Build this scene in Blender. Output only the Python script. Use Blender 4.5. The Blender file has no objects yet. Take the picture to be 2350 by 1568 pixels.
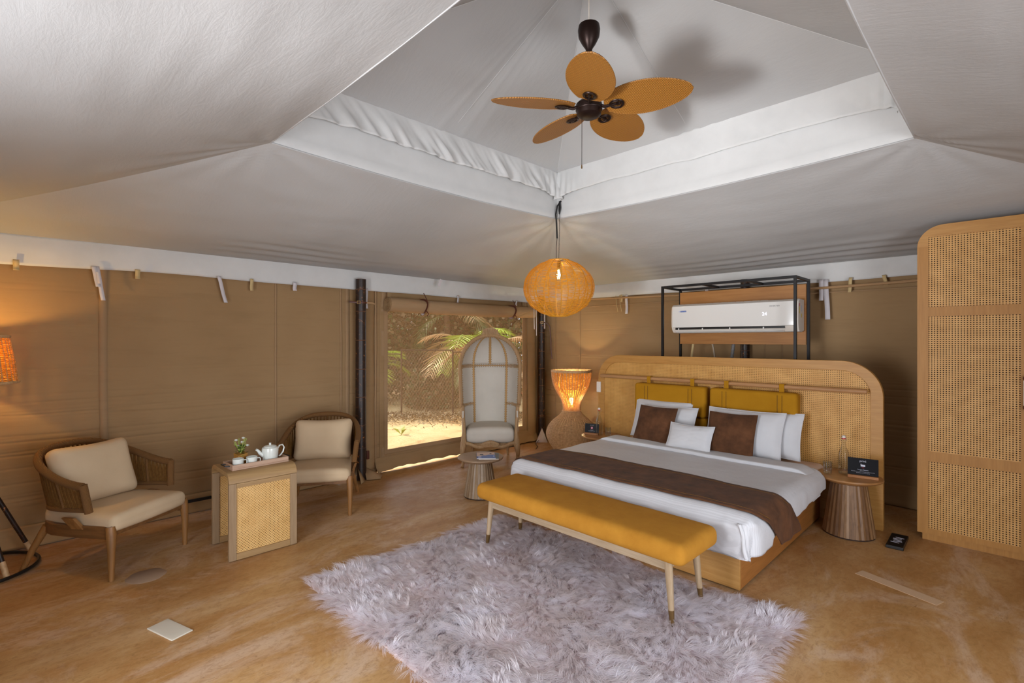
import bpy, math, random
import numpy as np
from mathutils import Vector, Matrix, noise
random.seed(7); rng = np.random.default_rng(7)
PI = math.pi; R = math.radians
sc = bpy.context.scene; COL = sc.collection

# ---------------- camera, world, sun, daylight, exposure ----------------
cam = bpy.data.cameras.new('camera'); cam.sensor_width = 36; cam.lens = 36 * 1135 / 2350
cam.shift_y = -3 / 2350; cam.clip_start = 0.02
co = bpy.data.objects.new('camera', cam); COL.objects.link(co)
co.location = (0, 0, 1.6); co.rotation_euler = (R(90), 0, R(45.25)); sc.camera = co

w = bpy.data.worlds.new('sky'); sc.world = w; w.use_nodes = True
wb = w.node_tree.nodes['Background']; wb.inputs[0].default_value = (0.74, 0.85, 1.0, 1); wb.inputs[1].default_value = 3.2

def light(name, kind, loc, energy, color, rot=None, aim=None, **kw):
    l = bpy.data.lights.new(name, kind); l.energy = energy; l.color = color
    for k, v in kw.items(): setattr(l, k, v)
    o = bpy.data.objects.new(name, l); COL.objects.link(o); o.location = loc
    if aim is not None: o.rotation_euler = (Vector(aim) - Vector(loc)).to_track_quat('-Z', 'Y').to_euler()
    if rot is not None: o.rotation_euler = rot
    return o
light('sun', 'SUN', (-20, 0, 20), 12.0, (1, .9, .74), aim=(-10, 2.2, 10.0), angle=R(1))
# daylight through the front doorway behind the camera, plus a fill from the right
light('front_door_daylight', 'AREA', (-1.78, -1.35, 1.30), 11, (.98, .985, 1.0), aim=(-1.75, 3.2, 3.15), shape='RECTANGLE', size=.5, size_y=.5, spread=R(46))
light('front_door_skylight', 'AREA', (-1.8, -1.3, 1.15), 60, (.98, .985, 1.0), aim=(-2.9, 3.0, 1.5), shape='RECTANGLE', size=1.4, size_y=1.8, spread=R(125))
light('right_side_fill', 'AREA', (2.3, 1.5, 1.2), 98, (.98, .985, 1.0), aim=(-3.0, 3.0, 1.6), shape='RECTANGLE', size=2.4, size_y=1.9)  # added fill lamp outside an assumed opening in the right wall
sc.view_settings.view_transform = 'Standard'; sc.view_settings.look = 'None'
sc.view_settings.gamma = 1; sc.view_settings.use_curve_mapping = False
sc.view_settings.exposure = -0.06

# ---------------- materials ----------------
def srgb(r, g, b):
    f = lambda c: (c / 255 / 12.92) if c / 255 <= .04045 else ((c / 255 + .055) / 1.055) ** 2.4
    return (f(r), f(g), f(b), 1)
class NT:
    def __init__(s, name):
        s.m = bpy.data.materials.new(name); s.m.use_nodes = True; s.t = s.m.node_tree
        s.b = s.t.nodes['Principled BSDF']; s.out = s.t.nodes['Material Output']
    def n(s, kind, **kw):
        x = s.t.nodes.new('ShaderNode' + kind)
        for k, v in kw.items():
            if k in x.inputs: x.inputs[k].default_value = v
            else: setattr(x, k, v)
        return x
    def l(s, a, b): s.t.links.new(a, b)
    def coord(s, kind='Object', scale=(1, 1, 1), rot=(0, 0, 0)):
        tc = s.n('TexCoord'); mp = s.n('Mapping'); mp.inputs['Scale'].default_value = scale; mp.inputs['Rotation'].default_value = rot
        s.l(tc.outputs[kind], mp.inputs[0]); return mp.outputs[0]
    def noise(s, vec, scale, detail=4, rough=.5, dist=0):
        x = s.n('TexNoise'); x.inputs['Scale'].default_value = scale; x.inputs['Detail'].default_value = detail
        x.inputs['Roughness'].default_value = rough; x.inputs['Distortion'].default_value = dist
        s.l(vec, x.inputs['Vector']); return x.outputs[0]
    def ramp(s, fac, stops):
        x = s.n('ValToRGB'); e = x.color_ramp.elements
        while len(e) < len(stops): e.new(.5)
        for i, (p, c) in enumerate(stops): e[i].position = p; e[i].color = c
        s.l(fac, x.inputs[0]); return x.outputs[0]
    def mix(s, fac, a, b, mode='MIX'):
        x = s.n('Mix', data_type='RGBA', blend_type=mode)
        for sock, v in ((x.inputs[0], fac), (x.inputs[6], a), (x.inputs[7], b)):
            if hasattr(v, 'links'): s.l(v, sock)
            else: sock.default_value = v
        return x.outputs[2]
    def math(s, op, a, b=0.0, c=0.0):
        x = s.n('Math', operation=op)
        for sock, v in zip(x.inputs, (a, b, c)):
            if hasattr(v, 'links'): s.l(v, sock)
            else: sock.default_value = v
        return x.outputs[0]
    def bump(s, h, strength=.3, dist=.01, prev=None):
        x = s.n('Bump'); x.inputs['Strength'].default_value = strength; x.inputs['Distance'].default_value = dist
        s.l(h, x.inputs['Height'])
        if prev is not None: s.l(prev, x.inputs['Normal'])
        s.l(x.outputs[0], s.b.inputs['Normal']); return x.outputs[0]
    def col(s, v):
        if hasattr(v, 'links'): s.l(v, s.b.inputs['Base Color'])
        else: s.b.inputs['Base Color'].default_value = v
def plain(name, c, rough=.6, metal=0, spec=.5, emit=None, estr=0):
    t = NT(name); t.col(srgb(*c)); t.b.inputs['Roughness'].default_value = rough; t.b.inputs['Metallic'].default_value = metal
    t.b.inputs['Specular IOR Level'].default_value = spec
    if emit: t.b.inputs['Emission Color'].default_value = srgb(*emit); t.b.inputs['Emission Strength'].default_value = estr
    return t.m
def wood(name, c1, c2, axis=0, rough=.5, scale=1.0, dark=None):
    t = NT(name); s = [14, 14, 14]; s[axis] = .9; s = [k * scale for k in s]
    v = t.coord(scale=s); f = t.noise(v, 3.2, 6, .6, .6)
    s2 = [90, 90, 90]; s2[axis] = 3; g = t.noise(t.coord(scale=[k * scale for k in s2]), 3, 3, .6)
    c = t.ramp(f, [(.3, srgb(*c2)), (.62, srgb(*c1))])
    c = t.mix(t.math('MULTIPLY', g, .35), c, srgb(*(dark or [int(k * .6) for k in c2])))
    t.col(c); t.b.inputs['Roughness'].default_value = rough; t.bump(g, .25, .002); return t.m
def cloth(name, c, c2=None, weave=420, rough=.9, big=3.0, bs=.25, bd=.002, sheen=.0):
    t = NT(name); v = t.coord(); f = t.noise(v, big, 5, .6)
    t.col(t.ramp(f, [(.3, srgb(*(c2 or [int(k * .88) for k in c]))), (.7, srgb(*c))]))
    t.b.inputs['Roughness'].default_value = rough; t.b.inputs['Specular IOR Level'].default_value = .2
    t.b.inputs['Sheen Weight'].default_value = sheen
    w1 = t.noise(v, weave, 2, .7); t.bump(w1, bs, bd); return t.m
M = {}
def floor_mat():
    t = NT('oxide_concrete'); v = t.coord()
    vs = t.coord(scale=(1, .45, 1), rot=(0, 0, R(20)))
    a = t.noise(vs, 1.1, 9, .62, .8); b = t.noise(vs, 5.5, 10, .7, .4); c = t.noise(v, 34, 8, .7, .3); pz = t.noise(vs, 1.9, 9, .72, 1.1)
    base = t.ramp(a, [(.25, srgb(142, 102, 56)), (.42, srgb(170, 126, 76)), (.55, srgb(188, 148, 98)), (.72, srgb(206, 174, 136))])
    base = t.mix(t.ramp(b, [(.4, (0, 0, 0, 1)), (.68, (.55, .55, .55, 1))]), base, srgb(160, 106, 50))
    base = t.mix(t.ramp(pz, [(.50, (0, 0, 0, 1)), (.55, (.25, .25, .25, 1)), (.60, (.5, .5, .5, 1)), (.72, (.75, .75, .75, 1))]), base, srgb(206, 180, 158))
    gr = t.noise(t.coord(scale=(1, .5, 1), rot=(0, 0, R(25))), 30, 12, .8, .9)
    base = t.mix(t.ramp(gr, [(.40, (.4, .4, .4, 1)), (.5, (0, 0, 0, 1))]), base, srgb(134, 94, 50)); base = t.mix(t.ramp(gr, [(.52, (0, 0, 0, 1)), (.64, (.28, .28, .28, 1))]), base, srgb(196, 164, 128))
    base = t.mix(t.ramp(c, [(.28, (.6, .6, .6, 1)), (.42, (0, 0, 0, 1))]), base, srgb(120, 80, 45))
    t.col(base)
    r = t.ramp(b, [(.3, (.26, .26, .26, 1)), (.7, (.44, .44, .44, 1))]); t.l(r, t.b.inputs['Roughness'])
    t.b.inputs['Specular IOR Level'].default_value = .45
    t.bump(c, .3, .004); return t.m
M['floor'] = floor_mat()
def tent(name, c1, c2):
    t = NT(name); v = t.coord(); f = t.noise(v, .8, 5, .55); g = t.noise(t.coord(scale=(1, 1, 7)), 2.2, 6, .65); k = t.noise(v, 300, 2)
    c = t.ramp(f, [(.3, srgb(*c2)), (.7, srgb(*c1))])
    c = t.mix(t.ramp(g, [(.25, (.3, .3, .3, 1)), (.5, (0, 0, 0, 1))]), c, srgb(*[int(x * .88) for x in c2]))
    t.col(c); t.b.inputs['Roughness'].default_value = .85; t.b.inputs['Specular IOR Level'].default_value = .2
    p = t.bump(g, .15, .012); t.bump(k, .12, .002, p); return t.m
M['canvas'] = tent('tan_canvas', (166, 136, 99), (152, 122, 86))
M['canvas2'] = tent('tan_canvas_light', (170, 140, 106), (156, 126, 93))
def white_tent():
    t = NT('shaded_cotton_liner'); v = t.coord(); f = t.noise(v, 5, 6, .6, .5); g = t.noise(t.coord(scale=(1.2, 6, 1.2), rot=(0, 0, R(35))), 5, 6, .7, .6)
    m = t.noise(v, .9, 3); c = t.ramp(m, [(.3, srgb(175, 175, 175)), (.7, srgb(186, 186, 186))])
    t.col(c); t.b.inputs['Roughness'].default_value = .9; t.b.inputs['Specular IOR Level'].default_value = .15
    p = t.bump(f, .14, .02); t.bump(g, .13, .016, p); return t.m
M['liner'] = white_tent()  # white cotton greyed below the bands; ceiling shade is put into its colour
M['liner_smooth'] = cloth('white_cotton', (214, 214, 213), (205, 205, 204), weave=90, big=4, bs=.1)  # lighter copy of the cotton; doorway light on the bands put into colour
M['white_strap'] = cloth('white_strap', (222, 216, 220), weave=300)
M['cream_strap'] = cloth('cream_strap', (214, 188, 138), weave=300)
M['oak'] = wood('honey_oak', (196, 144, 74), (180, 126, 58), 0, .45)
M['oak_v'] = wood('honey_oak_upright', (196, 144, 74), (182, 128, 60), 2, .45)
M['oak_wall'] = wood('bed_base_oak', (190, 142, 78), (172, 122, 60), 0, .5)
M['wardrobe'] = wood('wardrobe_oak', (186, 132, 62), (172, 118, 50), 2, .5, .8)
M['grey_oak'] = wood('washed_oak', (168, 140, 106), (146, 118, 86), 2, .55)
M['grey_oak_x'] = wood('washed_oak_top', (176, 142, 96), (156, 122, 78), 1, .5)
M['bench_wood'] = wood('bench_ash', (182, 160, 132), (158, 134, 104), 0, .5)
M['bench_leg'] = wood('bench_leg_ash', (180, 156, 126), (158, 132, 100), 2, .5)
M['teak'] = wood('teak', (158, 110, 60), (122, 82, 40), 2, .45)
M['teak_x'] = wood('teak_rail', (132, 90, 50), (100, 66, 34), 0, .45)
M['walnut'] = wood('fluted_walnut', (150, 112, 76), (118, 84, 54), 2, .42)
M['walnut2'] = wood('fluted_walnut_pale', (170, 134, 98), (138, 104, 72), 2, .42)
M['walnut3'] = wood('fluted_walnut_dark', (130, 94, 62), (104, 72, 46), 2, .42)
M['tabletop'] = wood('tabletop_oak', (178, 128, 78), (158, 110, 64), 0, .3)
M['gtop'] = wood('side_table_top', (168, 140, 112), (146, 118, 92), 0, .35)
M['ash1'] = wood('fluted_ash', (160, 136, 108), (132, 106, 80), 2, .42)
M['ash2'] = wood('fluted_ash_pale', (182, 162, 138), (150, 126, 100), 2, .42)
M['antique'] = wood('antique_wood', (184, 150, 108), (156, 120, 80), 2, .6, 2)
M['tray'] = wood('tray_wood', (196, 164, 140), (172, 136, 110), 1, .5)
M['stand_wood'] = wood('stand_wood', (178, 120, 70), (150, 96, 50), 0, .5)
M['dark'] = plain('blackened_steel', (34, 33, 34), .45, .6)
M['bronze'] = plain('dark_bronze', (44, 30, 26), .38, .7)
M['brass'] = plain('aged_brass', (140, 112, 72), .35, .9)
M['ac'] = plain('gloss_white_plastic', (226, 224, 220), .12)
M['ac2'] = plain('white_plastic', (222, 214, 204), .4)
M['black'] = plain('black_plastic', (16, 16, 18), .35)
M['sign'] = plain('black_acrylic', (12, 12, 18), .35, 0, .15)
M['print'] = plain('white_print', (196, 198, 214), .5)
M['redprint'] = plain('red_print', (196, 30, 60), .5)
M['blueprint'] = plain('blue_print', (20, 84, 168), .4)
M['yellowprint'] = plain('yellow_print', (214, 190, 40), .5)
M['greyprint'] = plain('grey_print', (110, 108, 108), .5)
M['led'] = plain('display_digits', (240, 240, 255), .4, emit=(225, 225, 255), estr=1.6)
M['mustard'] = cloth('mustard_wool', (182, 128, 44), (168, 114, 36), weave=260, bs=.5, bd=.003, big=8)
M['mustard2'] = cloth('ochre_felt', (172, 122, 22), (162, 112, 16), weave=240, bs=.3, big=6)
M['velvet'] = cloth('brown_velvet', (102, 66, 42), (68, 43, 27), weave=200, big=9, sheen=.04)
M['cream'] = cloth('cream_upholstery', (208, 184, 152), (198, 174, 142), weave=420)
M['ivory'] = cloth('ivory_upholstery', (212, 206, 196), (202, 196, 186), weave=420)
M['white'] = cloth('white_cotton_bedding', (206, 206, 209), (198, 198, 202), weave=120, bs=.1)
M['matt'] = cloth('mattress_cloth', (214, 190, 172), (204, 178, 160), weave=200)
def duvet_mat():
    t = NT('satin_stripe_duvet'); v = t.coord(); wv = t.n('TexWave', wave_type='BANDS', bands_direction='Y'); wv.inputs['Scale'].default_value = 24.0
    t.l(v, wv.inputs['Vector']); t.col(t.ramp(wv.outputs[1], [(.4, srgb(196, 196, 200)), (.6, srgb(204, 204, 208))]))
    n = t.noise(v, 7, 6, .65, .4); t.b.inputs['Roughness'].default_value = .6
    p = t.bump(n, .25, .02); t.bump(wv.outputs[1], .08, .002, p); return t.m
M['duvet'] = duvet_mat()
def wicker(name, c1, c2, trans=.25):
    t = NT(name); v = t.coord(); f = t.noise(v, 40, 3); c = t.ramp(f, [(.3, srgb(*c2)), (.7, srgb(*c1))]); t.col(c)
    t.b.inputs['Roughness'].default_value = .5
    tr = t.n('BsdfTranslucent'); t.l(c, tr.inputs[0]); mx = t.n('MixShader'); mx.inputs[0].default_value = trans
    t.l(t.b.outputs[0], mx.inputs[1]); t.l(tr.outputs[0], mx.inputs[2]); t.l(mx.outputs[0], t.out.inputs[0]); return t.m
M['wicker'] = wicker('wicker', (242, 190, 84), (222, 160, 58), .4)
M['wicker_low'] = wicker('wicker_lower', (216, 178, 132), (188, 148, 102), .1)
M['rattan'] = wicker('golden_rattan', (238, 184, 58), (220, 160, 40), .35)
M['rope'] = cloth('brown_rope', (120, 84, 40), (96, 64, 28), weave=500, big=60, bs=.5)
def rope_tube():
    t = NT('wound_rope'); v = t.coord(); wv = t.n('TexWave', wave_type='BANDS', bands_direction='DIAGONAL'); wv.inputs['Scale'].default_value = 75
    t.l(v, wv.inputs['Vector']); t.col(t.ramp(wv.outputs[1], [(.2, srgb(96, 62, 26)), (.7, srgb(128, 88, 42))])); t.b.inputs['Roughness'].default_value = .8
    t.bump(wv.outputs[1], .6, .004); return t.m
M['rope_wrap'] = rope_tube()
def bamboo():
    t = NT('scorched_bamboo'); v = t.coord(); f = t.noise(v, 26, 6, .7); f2 = t.noise(t.coord(scale=(1, 1, .25)), 60, 4, .7)
    c = t.ramp(f, [(.54, srgb(40, 25, 18)), (.62, srgb(70, 42, 24)), (.67, srgb(190, 120, 60))]); t.col(c)
    t.b.inputs['Roughness'].default_value = .42; t.bump(f2, .15, .003); return t.m
M['bamboo'] = bamboo()
M['bamboo_ring'] = plain('bamboo_node', (112, 76, 54), .5)
M['leather'] = plain('brown_leather', (86, 44, 30), .45)
M['leather_pale'] = plain('tan_leather', (168, 132, 92), .5)
def cane(name, axis, pitch=.0165, hole=.30, stag=False, c1=(210, 162, 96), c2=(190, 140, 72), pv=None):
    t = NT(name); tc = t.n('TexCoord'); sp = t.n('SeparateXYZ'); t.l(tc.outputs['Object'], sp.inputs[0])
    u = sp.outputs[axis]; v = sp.outputs[2]; pv = pv or pitch
    def lat(off):
        a = t.math('SUBTRACT', t.math('FRACT', t.math('ADD', t.math('MULTIPLY', u, 1 / pitch), off + 1000)), .5)
        b = t.math('SUBTRACT', t.math('FRACT', t.math('ADD', t.math('MULTIPLY', v, 1 / pv), off + 1000)), .5)
        return t.math('ADD', t.math('MULTIPLY', a, a), t.math('MULTIPLY', b, b)), a, b
    d, a, b = lat(0.0)
    if stag: d2, _, _ = lat(.5); d = t.math('MINIMUM', d, d2)
    h = t.math('LESS_THAN', d, hole * hole)
    n = t.noise(tc.outputs['Object'], 9, 5, .6)
    c = t.ramp(n, [(.3, srgb(*c2)), (.7, srgb(*c1))])
    c = t.mix(t.math('MULTIPLY', t.math('LESS_THAN', d, hole * hole * 1.5), .2), c, srgb(*[int(k * .55) for k in c2]))
    t.col(c); t.b.inputs['Roughness'].default_value = .5; t.bump(d, .35, .003)
    tr = t.n('BsdfTransparent'); mx = t.n('MixShader'); t.l(h, mx.inputs[0]); t.l(t.b.outputs[0], mx.inputs[1]); t.l(tr.outputs[0], mx.inputs[2])
    t.l(mx.outputs[0], t.out.inputs[0]); return t.m
M['cane_x'] = cane('cane_webbing', 0, .0175, .25, pv=.0163)
M['cane_head'] = cane('headboard_cane', 0, .0165, .185, c1=(212, 162, 90), c2=(194, 142, 70))
M['cane_y'] = cane('console_cane', 1, .0195, .165, True, c1=(226, 184, 118), c2=(208, 162, 94))
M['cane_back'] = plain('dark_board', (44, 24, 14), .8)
def glass(name, c=(1, 1, 1, 1), rough=.0):
    t = NT(name); g = t.n('BsdfGlossy'); g.inputs['Roughness'].default_value = .03; tr = t.n('BsdfTransparent'); tr.inputs[0].default_value = c
    lw = t.n('LayerWeight'); lw.inputs[0].default_value = .25; mx = t.n('MixShader')
    t.l(t.math('MULTIPLY', lw.outputs[1], .9), mx.inputs[0]); t.l(tr.outputs[0], mx.inputs[1]); t.l(g.outputs[0], mx.inputs[2]); t.l(mx.outputs[0], t.out.inputs[0]); return t.m
M['glass'] = glass('clear_glass', (.93, .95, .95, 1))
def screen():
    t = NT('insect_screen'); tr = t.n('BsdfTransparent'); mx = t.n('MixShader'); mx.inputs[0].default_value = .38
    t.col(srgb(168, 134, 100)); t.b.inputs['Roughness'].default_value = .9
    tl = t.n('BsdfTranslucent'); tl.inputs[0].default_value = srgb(220, 180, 130); m2 = t.n('MixShader'); m2.inputs[0].default_value = .25
    t.l(t.b.outputs[0], m2.inputs[1]); t.l(tl.outputs[0], m2.inputs[2]); t.l(tr.outputs[0], mx.inputs[1]); t.l(m2.outputs[0], mx.inputs[2]); t.l(mx.outputs[0], t.out.inputs[0]); return t.m
M['screen'] = screen()
M['ceramic'] = plain('white_ceramic', (214, 218, 212), .15)
M['petal'] = plain('white_petal', (228, 230, 222), .6)
M['leaf'] = plain('green_leaf', (70, 96, 38), .6)
M['leaf_pale'] = plain('pale_green', (160, 176, 84), .6)
M['planter'] = wood('planter_wood', (184, 134, 62), (158, 108, 44), 2, .5)
M['bulb'] = plain('glowing_bulb', (255, 220, 160), .3, emit=(255, 214, 140), estr=40)
M['filter'] = plain('frost_patch', (196, 184, 160), .5)
def ground_mat():
    t = NT('dry_sand'); v = t.coord(); f = t.noise(v, 1.6, 8, .7, .8); g = t.noise(v, 30, 5, .7)
    c = t.ramp(f, [(.3, srgb(160, 126, 76)), (.5, srgb(214, 184, 130)), (.7, srgb(226, 202, 156))]); c = t.mix(t.math('MULTIPLY', g, .4), c, srgb(130, 100, 60)); t.col(c)
    t.bump(g, .5, .03); return t.m
M['ground'] = ground_mat()
M['frond'] = plain('palm_frond_green', (150, 172, 40), .5); M['frond_dry'] = plain('palm_frond_dry', (176, 140, 92), .6); M['frond_dark'] = plain('palm_frond_dark', (78, 92, 36), .6)
M['bark'] = plain('palm_bark', (104, 78, 54), .9)
M['wire'] = plain('galvanised_wire', (150, 134, 114), .5, .3); M['rust'] = plain('rusty_post', (60, 42, 28), .8)
M['thicket'] = plain('dry_thicket_leaf', (104, 84, 48), .7); M['thicket2'] = plain('green_thicket_leaf', (62, 76, 28), .7)

# ---------------- mesh helpers ----------------
class MB:
    def __init__(s): s.v = []; s.f = []
    def add(s, vs, fs, mat=None):
        o = len(s.v)
        if mat is not None: vs = [tuple(mat @ Vector(p)) for p in vs]
        s.v += [tuple(p) for p in vs]; s.f += [tuple(i + o for i in f) for f in fs]; return s
    def box(s, x0, x1, y0, y1, z0, z1, mat=None):
        vs = [(x, y, z) for x in (x0, x1) for y in (y0, y1) for z in (z0, z1)]
        return s.add(vs, [(0, 1, 3, 2), (4, 6, 7, 5), (0, 4, 5, 1), (2, 3, 7, 6), (0, 2, 6, 4), (1, 5, 7, 3)], mat)
    def tube(s, pts, r, n=8, caps=True, closed=False, mat=None, flat=None):
        pts = [Vector(p) for p in pts]; m = len(pts); rs = r if isinstance(r, (list, tuple)) else [r] * m
        vs = []; fs = []; up = None
        for i, p in enumerate(pts):
            a = pts[(i - 1) % m] if (closed or i > 0) else p; b = pts[(i + 1) % m] if (closed or i < m - 1) else p
            d = (b - a)
            if d.length < 1e-9: d = Vector((0, 0, 1))
            d.normalize()
            if up is None: up = Vector((0, 0, 1)) if abs(d.z) < .9 else Vector((1, 0, 0))
            x = d.cross(up)
            if x.length < 1e-6: x = d.cross(Vector((0, 1, 0)))
            x.normalize(); y = x.cross(d).normalized(); up = y
            fl = flat or (1, 1)
            for k in range(n):
                t = 2 * PI * k / n; vs.append(p + (x * math.cos(t) * fl[0] + y * math.sin(t) * fl[1]) * rs[i])
        for i in range(m if closed else m - 1):
            j = (i + 1) % m
            for k in range(n): fs.append((i * n + k, i * n + (k + 1) % n, j * n + (k + 1) % n, j * n + k))
        if caps and not closed: fs += [tuple(range(n))[::-1], tuple((m - 1) * n + k for k in range(n))]
        return s.add(vs, fs, mat)
    def lathe(s, prof, n=32, c=(0, 0, 0), mat=None, rf=None):
        vs = []; fs = []; m = len(prof)
        for i, (r, z) in enumerate(prof):
            for k in range(n):
                t = 2 * PI * k / n; q = r * (rf(k, n, i) if rf else 1); vs.append((c[0] + q * math.cos(t), c[1] + q * math.sin(t), c[2] + z))
        for i in range(m - 1):
            for k in range(n): fs.append((i * n + k, i * n + (k + 1) % n, (i + 1) * n + (k + 1) % n, (i + 1) * n + k))
        if prof[0][0] > 1e-6: fs.append(tuple(range(n))[::-1])
        if prof[-1][0] > 1e-6: fs.append(tuple((m - 1) * n + k for k in range(n)))
        return s.add(vs, fs, mat)
    def prism(s, pts, axis, a, b, mat=None):
        n = len(pts); vs = []
        for d in (a, b):
            for p in pts:
                q = [p[0], p[1]]; q.insert(axis, d); vs.append(tuple(q))
        return s.add(vs, [tuple(range(n))[::-1], tuple(range(n, 2 * n))] + [(i, (i + 1) % n, n + (i + 1) % n, n + i) for i in range(n)], mat)
    def frame(s, outer, inner, axis, a, b, mat=None):
        n = len(outer); vs = []
        for d in (a, b):
            for ring in (outer, inner):
                for p in ring:
                    q = [p[0], p[1]]; q.insert(axis, d); vs.append(tuple(q))
        fs = []
        for i in range(n):
            j = (i + 1) % n
            fs += [(i, j, n + j, n + i), (2 * n + i, 3 * n + i, 3 * n + j, 2 * n + j), (i, 2 * n + i, 2 * n + j, j), (n + i, n + j, 3 * n + j, 3 * n + i)]
        return s.add(vs, fs, mat)
    def sheet(s, fn, nu, nv, mat=None, flip=False):
        vs = [fn(i / nu, j / nv) for i in range(nu + 1) for j in range(nv + 1)]; q = nv + 1
        fs = [(i * q + j, (i + 1) * q + j, (i + 1) * q + j + 1, i * q + j + 1) for i in range(nu) for j in range(nv)]
        if flip: fs = [f[::-1] for f in fs]
        return s.add(vs, fs, mat)
    def rbox(s, c, h, r, n=10, fn=None, mat=None):
        hx, hy, hz = h; r = min(r, hx, hy, hz) * .999
        def grid(hh):
            inner = hh - r; e = [-hh + r * (1 - math.cos(t * PI / 2 / 3)) * 0 + -0 for t in range(0)]
            a = [-hh + r * k for k in (0, .12, .35, .65, 1)]; b = [-x for x in a[::-1]]
            mid = [-inner + 2 * inner * k / n for k in range(1, n)] if inner > 1e-4 else []
            if inner <= 1e-4: b = b[1:]
            return a + mid + b
        gx, gy, gz = grid(hx), grid(hy), grid(hz)
        def rnd(p):
            q = Vector((max(-hx + r, min(hx - r, p[0])), max(-hy + r, min(hy - r, p[1])), max(-hz + r, min(hz - r, p[2]))))
            d = Vector(p) - q
            if d.length > 1e-9: d = d.normalized() * r
            o = q + d
            if fn: o = Vector(fn(o.x, o.y, o.z))
            return (o.x + c[0], o.y + c[1], o.z + c[2])
        key = {}; vs = []; fs = []
        def vid(p):
            k = (round(p[0], 6), round(p[1], 6), round(p[2], 6))
            if k not in key: key[k] = len(vs); vs.append(rnd(p))
            return key[k]
        def face(ga, gb, mk, flip):
            for i in range(len(ga) - 1):
                for j in range(len(gb) - 1):
                    f = [vid(mk(ga[i], gb[j])), vid(mk(ga[i + 1], gb[j])), vid(mk(ga[i + 1], gb[j + 1])), vid(mk(ga[i], gb[j + 1]))]
                    if len(set(f)) == 4: fs.append(tuple(f[::-1] if flip else f))
        face(gx, gy, lambda a, b: (a, b, hz), False); face(gx, gy, lambda a, b: (a, b, -hz), True)
        face(gx, gz, lambda a, b: (a, -hy, b), False); face(gx, gz, lambda a, b: (a, hy, b), True)
        face(gy, gz, lambda a, b: (hx, a, b), False); face(gy, gz, lambda a, b: (-hx, a, b), True)
        return s.add(vs, fs, mat)
    def build(s, name, mat, parent=None, smooth=True, bevel=0, solid=0, sub=0, angle=38):
        me = bpy.data.meshes.new(name); me.from_pydata(s.v, [], s.f); me.validate(); me.update()
        if smooth:
            me.polygons.foreach_set('use_smooth', [True] * len(me.polygons)); me.set_sharp_from_angle(angle=R(angle))
        if mat: me.materials.append(M[mat] if isinstance(mat, str) else mat)
        o = bpy.data.objects.new(name, me); COL.objects.link(o)
        if parent: o.parent = parent
        if solid: md = o.modifiers.new('s', 'SOLIDIFY'); md.thickness = solid; md.offset = 0
        if sub: md = o.modifiers.new('u', 'SUBSURF'); md.levels = md.render_levels = sub
        if bevel: md = o.modifiers.new('b', 'BEVEL'); md.width = bevel; md.segments = 2; md.limit_method = 'ANGLE'; md.angle_limit = R(35); md.harden_normals = False
        return o
def thing(name, label, cat, loc=(0, 0, 0), rz=0, group=None):
    o = bpy.data.objects.new(name, None); COL.objects.link(o); o.location = loc; o.rotation_euler = (0, 0, rz); o.empty_display_size = .05
    o['label'] = label; o['category'] = cat
    if group: o['group'] = group
    return o
def tag(o, label, cat, group=None):
    o['label'] = label; o['category'] = cat
    if group: o['group'] = group
    return o
def struct(o): o['kind'] = 'structure'; return o
def stuff(o): o['kind'] = 'stuff'; return o
def copy_tree(o, parent=None):
    c = o.copy(); COL.objects.link(c); c.parent = parent
    for ch in [x for x in COL.objects if x.parent == o]: copy_tree(ch, c)
    return c
def nz(x, y=0, z=0): return noise.noise(Vector((x, y, z)))
def text(s, name, size, mat, parent, mtx, align='CENTER', ext=.0004):
    cu = bpy.data.curves.new(name, 'FONT'); cu.body = s; cu.size = size; cu.extrude = ext; cu.align_x = align; cu.align_y = 'CENTER'; cu.resolution_u = 2
    tmp = bpy.data.objects.new('tmp', cu); COL.objects.link(tmp)
    me = bpy.data.meshes.new_from_object(tmp); COL.objects.unlink(tmp); bpy.data.objects.remove(tmp)
    me.transform(mtx); me.materials.clear(); me.materials.append(M[mat]); o = bpy.data.objects.new(name, me); COL.objects.link(o); o.parent = parent; return o
FACE_Y = Matrix.Rotation(R(90), 4, 'X')     # text in the XZ plane, seen from -Y
def at(x, y, z, m=FACE_Y): return Matrix.Translation((x, y, z)) @ m

# ---------------- the tent: floor, walls, roof ----------------
XW, XE, YS, YN = -5.38, 1.45, -.70, 6.04
IX0, IX1, IY0, IY1 = -3.49, -.44, 1.18, 4.15; ZI = 2.92; ZT = 3.41; ZP = 4.11; CX, CY = -1.965, 2.665
EZ = 2.40
struct(MB().box(XW - .02, XE + .3, YS - .3, YN + .1, -.06, 0).build('floor', 'floor', smooth=False))

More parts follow.
